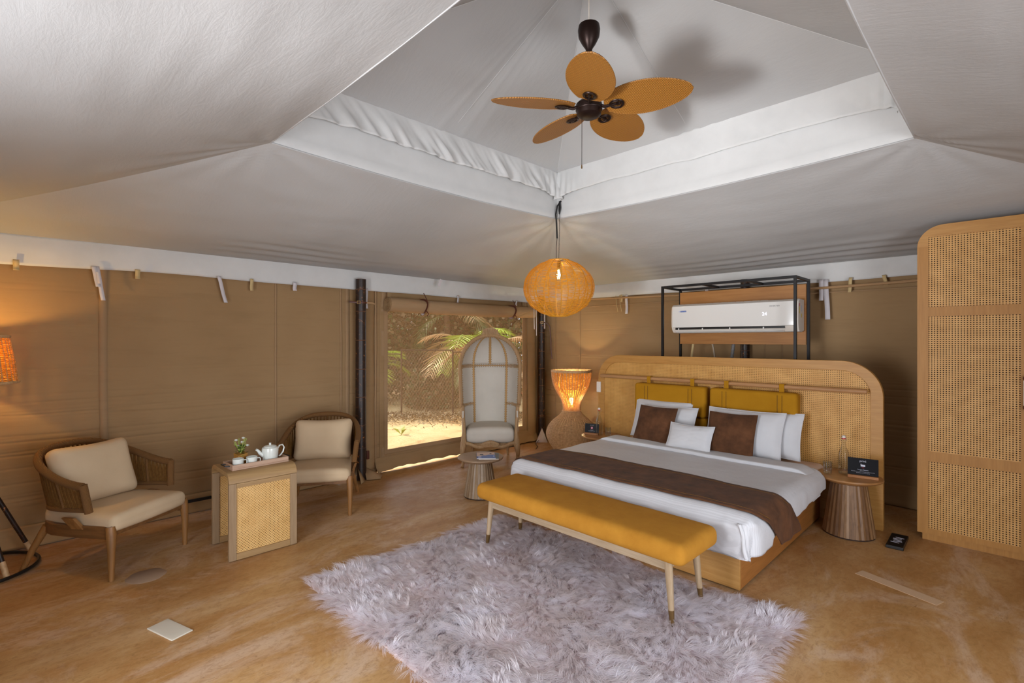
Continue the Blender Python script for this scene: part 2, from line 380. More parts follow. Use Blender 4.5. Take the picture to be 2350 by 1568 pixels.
rw = random.Random(3)
cre = [(rw.uniform(.05, 1.15) if k < 22 else rw.uniform(1.15, 2.1), rw.uniform(-1, 1), rw.uniform(.4, 1), rw.uniform(0, 50)) for k in range(34)]
def crease(a, z):
    d = 0
    for (zc, sl, am, ph) in cre:
        zz = zc + .03 * sl * math.sin(a * .7 + ph) + .012 * nz(a * 1.7, ph)
        k = (z - zz) / .0075
        if abs(k) < 3.5: d += am * .0075 * math.exp(-k * k) * max(0, .45 + nz(a * .8, ph + 9)) * (1.0 if zc < 1.15 else .45)
    return d + .006 * nz(a * 1.3, z * 2.1, 4)
def zbot_left(y):
    g = .0
    g += .10 * max(0, 1 - abs(y - 2.58) / .10)
    if 3.0 < y < 4.6: g += .045 * math.sin((y - 3.0) / 1.6 * PI) ** .5 * (1 + .5 * nz(y * 5))
    return max(g, 0.002)
def wall_piece(name, a0, a1, z0, z1, fn, nu, nv, zb=None):
    def f(u, v):
        a = a0 + (a1 - a0) * u; lo = zb(a) if zb else z0; z = lo + (z1 - lo) * v
        return fn(a, z)
    return MB().sheet(f, nu, nv).build(name, 'canvas', angle=80)
W0, W1, WZ0, WZ1 = 3.18, 5.56, .26, 1.96
mb = MB()
def fl(a, z): return (XW - crease(a, z), a, z)
for (a0, a1, z0, z1, nu, nv, zb) in ((YS, W0, 0, 2.5, 120, 360, zbot_left), (W1, YN, 0, 2.5, 12, 120, None), (W0, W1, WZ1, 2.5, 40, 30, None), (W0, W1, 0, WZ0, 60, 20, zbot_left)):
    def f(u, v, a0=a0, a1=a1, z0=z0, z1=z1, zb=zb):
        a = a0 + (a1 - a0) * u; lo = zb(a) if zb else z0; return fl(a, lo + (z1 - lo) * v)
    mb.sheet(f, nu, nv, flip=True)
wl = struct(mb.build('wall_left', 'canvas', angle=80, solid=.004))
mb = MB(); mb.sheet(lambda u, v: (XW + (XE - XW) * u, YN + crease(XW + (XE - XW) * u + 40, 2.5 * v), 2.5 * v), 130, 360)
wb_ = struct(mb.build('wall_back', 'canvas', angle=80, solid=.004))
mb = MB()
for (x0, x1, z0, z1) in ((XW, -2.5, 0, 2.5), (-1.05, XE, 0, 2.5), (-2.5, -1.05, 2.1, 2.5)):
    mb.sheet(lambda u, v: (x0 + (x1 - x0) * u, YS - .3 + crease(x0 + (x1 - x0) * u, z0 + (z1 - z0) * v), z0 + (z1 - z0) * v), 30, 60)
YF = YS - .0
mb2 = MB()
for i, p in enumerate(mb.v): mb.v[i] = (p[0], p[1] + .3, p[2])
wf = struct(mb.build('wall_front', 'canvas', angle=80, solid=.004))
mb = MB()
for (y0, y1, z0, z1) in ((YS, .25, 0, 2.5), (2.75, YN, 0, 2.5), (.25, 2.75, 2.2, 2.5)):
    mb.sheet(lambda u, v: (XE + crease(y0 + (y1 - y0) * u, z0 + (z1 - z0) * v), y0 + (y1 - y0) * u, z0 + (z1 - z0) * v), 30, 60)
wr = struct(mb.build('wall_right', 'canvas', angle=80, solid=.004))
# sewn strips on the walls
def strip_left(y, w_, z0=.02, z1=2.35, t=.006, mat='canvas2'):
    def f(u, v): z = z0 + (z1 - z0) * v; return (XW + t - crease(y, z) + .003 * nz(z * 3, y), y + w_ * (u - .5) + .012 * nz(z * .8, y * 3), z)
    return MB().sheet(f, 2, 60, flip=True).build('seam_flap', mat, wl, solid=.006)
for y, w_ in ((.49, .055), (1.87, .02), (2.58, .022), (2.66, .05), (2.93, .02), (3.02, .03), (3.13, .07), (5.63, .07), (5.78, .02)): strip_left(y, w_)
# vertical folded flaps either side of the window zone
def flap(y0, y1, off):
    def f(u, v):
        z = .06 + 2.3 * v; y = y0 + (y1 - y0) * u
        return (XW + off * math.sin(PI * u) + .012 + .01 * nz(z * 2, y * 6), y + .02 * nz(z, 3), z)
    return MB().sheet(f, 10, 60, flip=True).build('flap', 'canvas', wl, solid=.004)
flap(2.86, 3.0, .03); flap(5.66, 5.86, .035)
# window opening: frame hems and screen
win = bpy.data.objects.new('window_1', None); COL.objects.link(win); struct(win); win.location = (XW, (W0 + W1) / 2, 0); wy = (W0 + W1) / 2
fo = lambda d: [(W0 - d - wy, WZ0 - d), (W1 + d - wy, WZ0 - d), (W1 + d - wy, WZ1 + d), (W0 - d - wy, WZ1 + d)]
MB().frame(fo(.05), fo(0), 0, .004, .014).build('window_frame', 'canvas2', win, bevel=.003)
MB().frame(fo(.11), fo(.05), 0, .002, .009).build('window_hem', 'canvas', win, bevel=.003)
MB().sheet(lambda u, v: (.006, W0 - wy + (W1 - W0) * u, WZ0 + (WZ1 - WZ0) * v), 8, 8, flip=True).build('insect_screen', 'screen', win)
# bottom skirt of the window wall lying on the floor
def skirt(u, v):
    y = 3.0 + 2.85 * u; s = v
    wv = .035 * nz(y * 3.5, 1.3) + .02 * nz(y * 9, 4)
    return (XW + .01 + .10 * s ** 1.6 + wv * s, y, .17 * (1 - s) + zbot_left(y) * s * .9 + .012 + .02 * abs(nz(y * 6, 2)) * s)
MB().sheet(skirt, 110, 12, flip=True).build('ground_skirt', 'canvas', wl, solid=.004)
def skirt2(u, v):
    y = YS + (2.45 - YS) * u; return (XW + .01 + .05 * v ** 2 + .012 * nz(y * 4, v), y, .16 * (1 - v) + .006)
MB().sheet(skirt2, 90, 8, flip=True).build('ground_skirt', 'canvas', wl, solid=.004)
def skirt3(u, v):
    x = XW + (XE - XW) * u; return (x, YN - .01 - .06 * v ** 2 - .015 * nz(x * 4, v), .20 * (1 - v) + .006)
MB().sheet(skirt3, 90, 8).build('ground_skirt', 'canvas', wb_, solid=.004)
# seams on the back wall
for x in (-5.1, -4.62, -1.98, -1.8, -.6):
    MB().sheet(lambda u, v: (x + .012 * (u - .5) + .01 * nz(v * 2, x), YN - .008 + crease(x + 40, v * 2.35), v * 2.35), 1, 50).build('seam_flap', 'canvas2', wb_, solid=.005)
# hanging pole under the eave on the back wall
MB().tube([(x, YN - .10, 2.175 + .03 * math.sin(x)) for x in np.linspace(-5.2, 1.3, 20)], .014, 8).build('eave_pole', 'leather_pale', wb_)
MB().tube([(x, YN - .05, 2.10) for x in np.linspace(-5.2, 1.3, 20)], .007, 6).build('eave_rope', 'canvas2', wb_)

# ceiling
OUT = [(XW, YS), (XE, YS), (XE, YN), (XW, YN)]; INN = [(IX0, IY0), (IX1, IY0), (IX1, IY1), (IX0, IY1)]
mb = MB()
def slope(k):
    a, b = OUT[k], OUT[(k + 1) % 4]; c, d = INN[k], INN[(k + 1) % 4]
    def f(u, v):
        s = u; ox = a[0] + (b[0] - a[0]) * s; oy = a[1] + (b[1] - a[1]) * s; ix = c[0] + (d[0] - c[0]) * s; iy = c[1] + (d[1] - c[1]) * s
        x = ox + (ix - ox) * v; y = oy + (iy - oy) * v; z = EZ + (ZI - EZ) * v
        bow = 4 * s * (1 - s)
        z += -.09 * 4 * v * (1 - v) * (.5 + .5 * bow) * (1 - .3 * v)
        z += .03 * bow * (v ** 6) * -1
        al = s * 6.8
        along = (1 - abs(2 * s - 1))
        z_b = z
        z += .006 * nz(al * 1.2, v * 14, k * 7) * (.35 + v * (1 - v) * 2) + .012 * nz(al * .8, v * 2.5, k * 3 + 1) * 4 * v * (1 - v)
        if k in (2, 3):
            c_ = .42 if k == 2 else .62
            z += .010 * math.sin(v * 75 + nz(s * 4, 3) * 3) * math.exp(-((v - .20) / .13) ** 2) * math.exp(-((s - c_) / (.22 if k == 2 else .10)) ** 2)
        # tension rays from the inner corners
        for sc_ in (0, 1):
            ds = abs(s - sc_) * 3.2; rr = math.hypot(ds, (1 - v) * 1.9) + .05; ang = math.atan2(ds, (1 - v) * 1.9 + 1e-4)
            z += .012 * math.sin(ang * 17 + k) * math.exp(-rr / .55) * (1 if v < .995 else 0)
        z = z_b + (z - z_b) * min(1, s * (1 - s) * 26)   # neighbouring slopes meet exactly on the hip
        return (x, y, z)
    mb.sheet(f, 110, 60, flip=True)
for k in range(4): slope(k)
ceil = struct(mb.build('ceiling', 'liner', angle=60))
# vertical band of the inner opening with a soft rolled lower edge
def band(k):
    a, b = INN[k], INN[(k + 1) % 4]; d = Vector((b[0] - a[0], b[1] - a[1], 0)); L = d.length; d.normalize(); nrm = Vector((-d.y, d.x, 0))
    def f(u, v):
        bow = 4 * u * (1 - u)
        z = ZI - .03 * bow + v * (ZT + .05 - ZI) ; off = .012 * math.sin(min(v * 6, 1) * PI) + .006 * nz(u * 9, v * 4, k)
        p = Vector((a[0], a[1], 0)) + d * (L * u) + nrm * off
        return (p.x, p.y, z)
    return f
mb = MB()
for k in range(4): mb.sheet(band(k), 60, 12, flip=True)
mb.build('opening_band', 'liner_smooth', ceil, angle=60)
mb = MB()
for k in range(4):
    a, b = INN[k], INN[(k + 1) % 4]
    mb.tube([(a[0] + (b[0] - a[0]) * t, a[1] + (b[1] - a[1]) * t, ZI - .03 * 4 * t * (1 - t) + .004) for t in np.linspace(0, 1, 30)], .007, 8)
mb.build('opening_edge', 'liner', ceil)
def hang(k):
    a, b = INN[k], INN[(k + 1) % 4]; d = Vector((b[0] - a[0], b[1] - a[1], 0)); L = d.length; d.normalize(); nrm = Vector((-d.y, d.x, 0))
    wr_ = 1.7 if k == 3 else .5
    def f(u, v):
        ed = math.exp(-min(u, 1 - u) / .035)
        bow = 4 * u * (1 - u)
        z = 3.425 + .02 * math.sin(PI * abs(2 * u - 1)) - v * (.27 + .012 * nz(u * 8, k * 3) + .05 * ed)
        off = .03 + .02 * v + v * (.022 * wr_ * (nz(u * 26 + v * 1.5, v * 1.2, k * 5) + .5 * nz(u * 60 + v * 5, v, k)) ) + ed * .035 * v * (.6 + math.sin(u * 260))
        p = Vector((a[0], a[1], 0)) + d * (.03 + (L - .06) * u) + nrm * off
        return (p.x, p.y, z)
    return f
for k in range(4):
    MB().sheet(hang(k), 200, 14, flip=True).build('hanging_flap', 'liner_smooth', ceil, angle=70, solid=.003)
MB().sheet(lambda u, v: (IX1 - .075 - .012 * nz(u * 12), IY0 + .1 + (IY1 - IY0 - .2) * u, 3.43 - (.13 + .03 * nz(u * 9, 2)) * v), 60, 3).build('cream_lining', 'cream_strap', ceil, solid=.003)
# upper roof
mb = MB()
for k in range(4):
    a, b = INN[k], INN[(k + 1) % 4]
    def f(u, v):
        x = a[0] + (b[0] - a[0]) * u; y = a[1] + (b[1] - a[1]) * u; x += (CX - x) * v; y += (CY - y) * v
        e = abs(2 * u - 1); z = ZT + (ZP - ZT) * v - .05 * math.sin(PI * e) * (1 - v) * v * 4 * .7 + .006 * nz(x * 3, y * 3, 1)
        z += .012 * math.sin((e) * 60) * math.exp(-e * 9) * (1 - v)
        z -= .012 * (1 - v) ** 8
        return (x, y, z)
    mb.sheet(f, 60, 40, flip=True)
mb.build('upper_roof', 'liner', ceil, angle=60)
mb = MB()
for k in range(4):
    a = INN[k]; b = INN[(k + 1) % 4]; m_ = ((a[0] + b[0]) / 2, (a[1] + b[1]) / 2)
    for q in (a, m_):
        mb.tube([(q[0] + (CX - q[0]) * t, q[1] + (CY - q[1]) * t, ZT + (ZP - ZT) * t - .004) for t in np.linspace(0, 1, 14)], .0018, 6)
mb.build('roof_seam', 'liner_smooth', ceil)
# eave valance
VO = .045
VI = [(XW + VO, YS + VO), (XE - VO, YS + VO), (XE - VO, YN - VO), (XW + VO, YN - VO)]
for k in range(4):
    a, b = VI[k], VI[(k + 1) % 4]; d = Vector((b[0] - a[0], b[1] - a[1], 0)); L = d.length; d.normalize(); nrm = Vector((-d.y, d.x, 0))
    def f(u, v):
        s = u * L; z = EZ + .02 + .015 * nz(s * .9, k) - v * (.235 - (.03 if k == 2 else 0) + .012 * nz(s * .7, k + 5) - (.07 if (k == 2 and s < .62+1.45-.0 and s<2.2) else 0) * 0)
        off = .012 * math.sin(v * PI) + .012 * nz(s * 2, v * 2, k) * v
        p = Vector((a[0], a[1], 0)) + d * s + nrm * off
        return (p.x, p.y, z)
    MB().sheet(f, 140, 10, flip=True).build('eave_valance', 'liner_smooth', ceil, angle=70, solid=.003)
# tie straps sewn under the valance
def strap(p, w_, l_, mat, ax, lean=0, par=None):
    x, y, z = p
    def f(u, v):
        a = w_ * (u - .5) + lean * v; o = .006 * math.sin(v * 7) + .004
        zz = z - l_ * v
        return (x + o, y + a, zz) if ax == 1 else (x + a, y - o, zz)
    return MB().sheet(f, 1, 10, flip=(ax == 1)).build('tie_strap', mat, par or ceil, solid=.002)
for y, w_, l_, m_, le in ((-.03, .035, .08, 'cream_strap', 0), (.42, .035, .17, 'white_strap', .03), (.44, .03, .28, 'white_strap', .04), (.71, .035, .08, 'cream_strap', 0),
                     (1.33, .032, .25, 'white_strap', .06), (1.62, .03, .12, 'cream_strap', 0), (2.04, .04, .09, 'white_strap', 0), (2.86, .035, .24, 'white_strap', 0),
                     (4.22, .03, .16, 'white_strap', 0), (5.35, .03, .09, 'white_strap', 0)):
    strap((XW + .075, y, 2.21), w_, l_, m_, 1, le)
for x, w_, l_, m_, le in ((-3.75, .04, .27, 'white_strap', 0), (-3.83, .03, .10, 'cream_strap', 0), (-2.62, .04, .34, 'white_strap', .02), (-1.40, .04, .22, 'white_strap', 0),
                     (-1.36, .045, .42, 'white_strap', .02), (-1.14, .03, .15, 'cream_strap', -.01), (-.87, .03, .10, 'cream_strap', .02)):
    strap((x, YN - .085, 2.235), w_, l_, m_, 0, le)
for x in (-3.93, -3.87): MB().tube([(x, YN - .08, 2.23), (x + .008, YN - .07, 2.1), (x + .03, YN - .07, 2.0)], .004, 6).build('tie_cord', 'cream_strap', ceil)
# added unseen fly roof, sized to keep sun off the window
struct(MB().sheet(lambda u, v: (XW - .05 - 2.35 * u, -2 + 11 * v, 2.55 - .1 * u), 8, 8).build('sun_blocking_fly', 'canvas2', solid=.01))
struct(MB().sheet(lambda u, v: (XW - .4 + (XE - XW + .8) * u, YS - .4 + (YN - YS + .8) * v, 4.5 - 1.6 * max(abs(2 * u - 1), abs(2 * v - 1))), 16, 16).build('trim_2', 'canvas2', solid=.01))

# ---------------- tent poles ----------------
def pole(x, y, h, r, label, rings, off=0):
    t = thing('tent_pole', label, 'pole', (x, y, 0), 0, 'bamboo tent poles')
    MB().tube([(0, 0, .002), (.0, 0, h * .5), (0, 0, h)], [r * 1.05, r, r * .97], 20).build('bamboo_cane', 'bamboo', t)
    for z in rings: MB().tube([(0, 0, z - .004), (0, 0, z), (0, 0, z + .004)], [r * 1.0, r * 1.05, r * 1.0], 20).build('node_ring', 'bamboo_ring', t)
    return t
p1 = pole(-5.255, 2.765, 2.3, .06, 'dark bamboo pole left of the rolled window blind', (.14, .37, .63, .95, 1.27, 1.6, 1.93, 2.18))
def buckle(par, r, z, dirx=0, tail=.1, side=1, mat='leather'):
    s_ = MB().tube([(math.cos(a) * (r + .004), math.sin(a) * (r + .004), z) for a in np.linspace(0, 2 * PI, 25)[:-1]], .011, 6, closed=True, flat=(.3, 1)).build('strap', mat, par)
    d = Vector((.72, -.69 * 1, 0))
    c = Vector((.72, -.69, 0)) * (r + .012)
    MB().frame([(-.022, -.018), (.022, -.018), (.022, .018), (-.022, .018)], [(-.014, -.011), (.014, -.011), (.014, .011), (-.014, .011)], 1, -.003, .003, mat=Matrix.Translation((c.x, c.y, z)) @ Matrix.Rotation(R(45), 4, 'Z')).build('buckle', 'brass', s_)
    return s_
buckle(p1, .06, 2.03)
MB().tube([(.04, .05, 2.03), (.05, .12, 2.03), (.045, .15, 2.02)], .009, 6, flat=(.4, 1)).build('strap_tail', 'leather_pale', p1)
MB().tube([(.03, -.05, 2.03), (-.02, -.13, 2.035)], .012, 6, flat=(.5, 1)).build('strap_end', 'leather', p1)
MB().box(-.005, .02, .065, .1, .22, .32).build('strap_end', 'leather', p1, bevel=.006)
# canvas feet around the pole
MB().add([(0, .04, .14), (.03, .26, .01), (.16, .16, .008), (.10, .02, .01)], [(0, 1, 2, 3)]).build('canvas_corner', 'canvas2', wl, solid=.004).location = (-5.255, 2.765, 0)
MB().add([(0, -.04, .16), (.2, -.10, .008), (.12, -.01, .008)], [(0, 1, 2)]).build('canvas_corner', 'canvas', wl, solid=.004).location = (-5.255, 2.765, 0)
p2 = pole(-5.28, 5.90, 2.3, .05, 'dark bamboo pole in the corner between window and wicker lamp', (.12, .37, .63, .88, 1.15, 1.42, 1.72, 2.0))
buckle(p2, .05, .40); buckle(p2, .05, 1.88)
MB().tube([(.05, .05, 1.88), (.09, .09, 1.82), (.11, .1, 1.6), (.115, .1, 1.45), (.13, .1, 1.3)], .008, 6, flat=(.4, 1)).build('strap_tail', 'leather', p2)
MB().box(.04, .044, -.02, .018, 1.6, 2.18).build('strap_tail', 'white_strap', p2); MB().box(.046, .05, -.0, .03, 1.78, 2.18).build('strap_tail', 'white_strap', p2)
p3 = pole(-2.16, 5.93, 2.3, .05, 'dark bamboo pole behind the headboard under the air conditioner', (.3, .7, 1.1, 1.48, 1.75))
MB().add([(0, -.02, .22), (-.02, -.14, .004), (.12, -.02, .004)], [(0, 1, 2)]).build('canvas_corner', 'white_strap', wl, solid=.004).location = (-5.2, 5.84, 0)

# rolled-up blind over the window
bl = thing('rolled_blind', 'tan canvas window blind rolled up above the window', 'blind', (XW + .12, 4.4, 2.03))
def rollf(u, v):
    a = v * 2 * PI; y = -1.28 + 2.56 * u; r = .086 + .004 * nz(y * 2, a) - .006 * math.exp(-((y + .75) / .05) ** 2) - .006 * math.exp(-((y - .8) / .05) ** 2)
    return (r * math.cos(a), y, r * math.sin(a) - .012 * math.sin(PI * u))
MB().sheet(rollf, 60, 28).build('roll', 'canvas2', bl)
MB().tube([((.008 + .0105 * a / PI) * math.cos(a), -1.285, (.008 + .0105 * a / PI) * math.sin(a)) for a in np.linspace(0, 7.4 * PI, 130)], .0045, 6, flat=(1, .5)).build('roll_end', 'canvas', bl)
MB().lathe([(0, 0), (.083, 0), (.083, .004), (0, .004)], 28, mat=Matrix.Translation((0, -1.278, 0)) @ Matrix.Rotation(R(90), 4, 'X')).build('roll_core', 'canvas', bl)
for y in (-.78, .8):
    s_ = MB().tube([(.096 * math.cos(a), y + .015 * math.sin(a * 2), .092 * math.sin(a) - .01) for a in np.linspace(0, 2 * PI, 24)[:-1]], .016, 6, closed=True, flat=(.25, 1)).build('strap', 'leather', bl)
    MB().tube([(.08, y + .02, .02), (.1, y - .01, .08), (.06, y - .03, .16)], .006, 6).build('strap_loop', 'leather', s_)
    MB().tube([(.1, y - .02, -.06), (.1, y + .02, -.10), (.09, y + .0, -.13)], .008, 6, flat=(.5, 1)).build('strap_loop', 'leather', s_)
MB().box(.1, .103, -.70, -.66, -.03, .07, mat=Matrix.Rotation(R(-25), 4, 'X')).build('tie_strap', 'white_strap', bl).location = (0, .02, -.29 * 0)
MB().tube([(.1, .84, -.09), (.12, 1.0, -.03), (.12, 1.12, .0)], .006, 6, flat=(.5, 1)).build('tie_strap', 'leather_pale', bl)
for dy, l_ in ((1.20, .26), (1.25, .36)): MB().tube([(.09, dy, .15), (.095, dy, -l_ / 2), (.09, dy + .01, -l_)], .006, 6, flat=(.5, 1)).build('tie_strap', 'white_strap', bl)

# ---------------- outside ----------------
struct(MB().sheet(lambda u, v: (XW - .002 - 22 * u, -8 + 28 * v, -.03 + .05 * nz(u * 9, v * 11) * min(1, u * 8)), 60, 60).build('trim_3', 'ground', angle=80))
def palm(name, x, y, h, nf, mats, label, L=1.3, seed=1):
    rr = random.Random(seed); t = thing(name, label, 'palm', (x, y, -.03), 0, 'palms outside the window')
    MB().tube([(.03 * math.sin(k), .03 * math.cos(k * 2), h * k / 8) for k in range(9)], [.11 - .004 * k for k in range(9)], 9).build('trunk', 'bark', t)
    for i in range(nf):
        az = i * 2.4 + rr.uniform(-.3, .3); el = rr.uniform(-.1, 1.15); l_ = L * rr.uniform(.8, 1.15); mb = MB()
        P = []; p = Vector((0, 0, h)); e = el
        for k in range(13):
            P.append(p.copy()); p = p + Vector((math.cos(az) * math.cos(e), math.sin(az) * math.cos(e), math.sin(e))) * (l_ / 12); e -= .13
        mb.tube(P, [.012 - .0007 * k for k in range(13)], 4)
        for k in range(1, 12):
            for hh in (0, .5):
                q = P[k].lerp(P[k + 1], hh) if k < 12 else P[k]
                d = (P[k + 1] - P[k]).normalized(); sd = d.cross(Vector((0, 0, 1))).normalized(); ll = .36 * L * math.sin(PI * (k + hh + 1) / 14) + .05
                for s_ in (-1, 1):
                    tip = q + (sd * s_ * .75 + d * .65 + Vector((0, 0, -.25 + rr.uniform(-.1, .15)))).normalized() * ll; mid = q.lerp(tip, .45) + Vector((0, 0, .02)); wv = d * .014
                    mb.add([q - wv * .4, q + wv * .4, mid + wv, tip, mid - wv], [(0, 1, 2, 3, 4)])
        mb.build('frond', mats[i % len(mats)], t, smooth=False)
    return t
palm('palm_tree', -9.3, 7.7, 1.45, 13, ['frond', 'frond_dry', 'frond'], 'bright green palm seen behind the hooded chair crest', 1.5, 2)
palm('palm_tree', -8.3, 7.6, 1.35, 14, ['frond_dry', 'frond_dry', 'frond_dark'], 'feathery dry brown palm right of the wire fence', 1.3, 5)
palm('palm_tree', -11.2, 6.1, .95, 12, ['frond', 'frond_dark', 'frond'], 'low yellow green palm at the left edge of the window', 1.15, 9)
palm('palm_tree', -10.8, 8.2, 2.3, 14, ['frond_dark', 'frond_dry'], 'tall shaded palm in the middle behind the fence', 1.8, 12)
def bush(x, y, rx, h, label, n, seed, big=1.0):
    rr = random.Random(seed); mb = MB(); mb2 = MB()
    for i in range(n):
        a = rr.uniform(0, 2 * PI); rad = rr.random() ** .5; z = h * rr.random() ** .8; k = math.sqrt(max(0, 1 - (z / h) ** 2 * .7))
        p = Vector((rx * rad * k * math.cos(a), rx * rad * k * math.sin(a), z)); d = Vector((rr.uniform(-1, 1), rr.uniform(-1, 1), rr.uniform(-.6, 1))).normalized(); s_ = d.cross(Vector((rr.uniform(-1, 1), rr.uniform(-1, 1), rr.uniform(-1, 1)))).normalized()
        l_ = rr.uniform(.05, .15) * big; w_ = l_ * .25 * (1 + .5 * (big > 1))
        (mb if rr.random() < .6 else mb2).add([p, p + d * l_ * .5 + s_ * w_, p + d * l_, p + d * l_ * .5 - s_ * w_], [(0, 1, 2, 3)])
    t = thing('bush', label, 'bush', (x, y, -.03), 0, 'thickets outside the window'); stuff(mb.build('dry_leaves', 'thicket', t, smooth=False)); stuff(mb2.build('green_leaves', 'thicket2', t, smooth=False))
    mb = MB()
    for i in range(40):
        a = rr.uniform(0, 2 * PI); r_ = rr.uniform(.2, 1) * rx; mb.tube([(0.1 * math.cos(a), .1 * math.sin(a), 0), (r_ * .5 * math.cos(a), r_ * .5 * math.sin(a), h * .5), (r_ * math.cos(a + .3), r_ * math.sin(a + .3), h * rr.uniform(.6, 1))], [.015, .01, .004], 4)
    stuff(mb.build('stems', 'bark', t))
bush(-12.6, 6.4, 1.7, 3.4, 'tall dry thicket filling the left of the window view', 16000, 1, 1.1)
bush(-11.7, 9.3, 1.9, 3.6, 'tall dry thicket behind the middle of the fence', 16000, 2, 1.1)
bush(-9.9, 11.2, 1.9, 3.4, 'brushwood farthest right, behind the hooded chair', 14000, 3, 1.1)
bush(-9.75, 7.0, .7, .9, 'low tangle of brush at the foot of the fence', 4000, 4)
bush(-14.5, 10.5, 3.2, 4.6, 'dark trees in the far background outside', 12000, 6, 2.0)
ll = MB(); rl = random.Random(12)
for i in range(9000):
    u_ = rl.uniform(-2.0, 3.4); v_ = abs(rl.gauss(0, .55)) - .25
    p = Vector((-9.02 + u_ * .702 + v_ * .71, 5.67 + u_ * .712 - v_ * .70, rl.uniform(-.01, .06))); d = Vector((rl.uniform(-1, 1), rl.uniform(-1, 1), rl.uniform(-.1, .7))).normalized() * rl.uniform(.03, .10); q_ = d.cross(Vector((rl.uniform(-1, 1), rl.uniform(-1, 1), 1))).normalized() * .010
    ll.add([p, p + d * .5 + q_, p + d, p + d * .5 - q_], [(0, 1, 2, 3)])
lt = ll.build('leaf_litter', 'thicket', smooth=False); stuff(lt); tag(lt, 'dry leaf litter along the foot of the wire fence', 'leaf litter')
# chain link fence
fn_ = thing('chain_link_fence', 'rusty framed chain link fence panel outside the window', 'fence', (-9.02, 5.67, -.03), math.atan2(.77, .76))
for x, h in ((0, 1.44), (1.08, 1.44), (-1.2, 1.36), (2.4, 1.4)): MB().tube([(x, 0, 0), (x, 0, h)], .018, 8).build('post', 'rust', fn_)
MB().tube([(0, 0, 1.42), (1.08, 0, 1.42)], .014, 6).build('rail', 'rust', fn_); MB().tube([(-1.2, 0, 1.34), (0, 0, 1.34)], .012, 6).build('rail', 'rust', fn_); MB().tube([(1.08, 0, 1.38), (2.4, 0, 1.38)], .012, 6).build('rail', 'rust', fn_)
mb = MB(); p_ = .062
for x0, x1, H_ in ((0, 1.08, 1.4), (-1.2, 0, 1.32), (1.08, 2.4, 1.36)):
    for s_ in (1, -1):
        k = -int(H_ / p_) - 1
        while k * p_ < (x1 - x0) + H_:
            xa = x0 + k * p_; a = []
            for z in (0, H_):
                a.append((xa + (z * .62 if s_ > 0 else (H_ - z) * .62), z))
            (xa_, za), (xb_, zb_) = a
            def clip(xA, zA, xB, zB):
                t0, t1 = 0, 1; dx = xB - xA
                for lim, sg in ((x0, 1), (x1, -1)):
                    fa = (xA - lim) * sg; fb = (xB - lim) * sg
                    if fa < 0 and fb < 0: return None
                    if fa < 0: t0 = max(t0, fa / (fa - fb))
                    if fb < 0: t1 = min(t1, fa / (fa - fb))
                return (t0, t1) if t1 > t0 else None
            c = clip(xa_, za, xb_, zb_)
            if c: mb.tube([(xa_ + (xb_ - xa_) * t, 0, za + (zb_ - za) * t) for t in c], .0017, 3, caps=False)
            k += 1
stuff(mb.build('wire_mesh', 'wire', fn_))
sp = thing('seedling', 'small green seedling on the sand just outside the window', 'plant', (-7.35, 4.62, -.02))
for a in (0, 2.2, 4.1): MB().add([(0, 0, 0), (.07 * math.cos(a - .5), .07 * math.sin(a - .5), .09), (.15 * math.cos(a), .15 * math.sin(a), .12), (.07 * math.cos(a + .5), .07 * math.sin(a + .5), .09)], [(0, 1, 2, 3)]).build('leaf', 'frond', sp)
MB().tube([(0, 0, -.02), (0, 0, .03)], .006, 6).build('stem', 'frond', sp)

# ---------------- bed ----------------
def arc(cx, cy, r, a0, a1, n=14): return [(cx + r * math.cos(R(a0 + (a1 - a0) * k / n)), cy + r * math.sin(R(a0 + (a1 - a0) * k / n))) for k in range(n + 1)]
bed = thing('bed', 'wide double bed with oak plinth base and tall cane headboard', 'bed', (-2.13, 4.17, 0))
BX, BY = 2.13, -4.17      # world -> local shift
def L(x0, x1, y0, y1, z0, z1): return (x0 + BX, x1 + BX, y0 + BY, y1 + BY, z0, z1)
MB().box(*L(-3.05, -1.21, 3.23, 3.25, .012, .27)).build('foot_panel', 'oak_wall', bed, bevel=.002)
for x in (-3.05, -1.228): MB().box(*L(x, x + .018, 3.251, 5.10, .012, .27)).build('side_panel', wood('bed_side_oak', (176, 116, 58), (150, 94, 42), 1, .45) if x > -2 else 'oak_wall', bed, bevel=.002)
for x in (-2.95, -1.35):
    for y in (3.32, 4.9): MB().box(*L(x, x + .06, y, y + .06, .0, .02)).build('foot', 'dark', bed)
MB().box(*L(-3.04, -1.22, 3.255, 5.09, .22, .262)).build('slat_base', 'cane_back', bed)
def bulge(x, y, z): return (x, y, z + (.008 * (1 - (x / .97) ** 2) if z > 0 else 0))
MB().rbox((0, .0 + (4.145 - 4.17), .385), (.965, .95, .115), .05, 10, bulge).build('mattress', 'matt', bed)
# headboard
hx0, hx1, ht, hr = -3.625 + BX, -.751 + BX, 1.42, .30
def outl(d, z0):
    r = hr - d * .9
    return [(hx0 + d, z0)] + arc(hx0 + hr, ht - hr, hr - d, 180, 90) + arc(hx1 - hr, ht - hr, hr - d, 90, 0) + [(hx1 - d, z0)]
hb_ = MB().frame(outl(0, 0), outl(.085, .36), 1, 5.11 + BY, 5.165 + BY).build('headboard_frame', 'oak', bed, bevel=.003)
MB().prism(outl(.08, .34), 1, 5.122 + BY, 5.126 + BY).build('cane_panel', 'cane_head', bed)
MB().prism(outl(.08, .3), 1, 5.140 + BY, 5.160 + BY).build('backing_board', 'cane_back', bed)
MB().box(hx0 + .085, hx1 - .085, 5.115 + BY, 5.135 + BY, .0, .36).build('lower_panel', 'teak_x', bed)
MB().box(-3.625 + BX - .012, -3.625 + BX + .045, 5.085 + BY, 5.109 + BY, .955, 1.085).build('remote_holder', 'ac2', bed, bevel=.006)
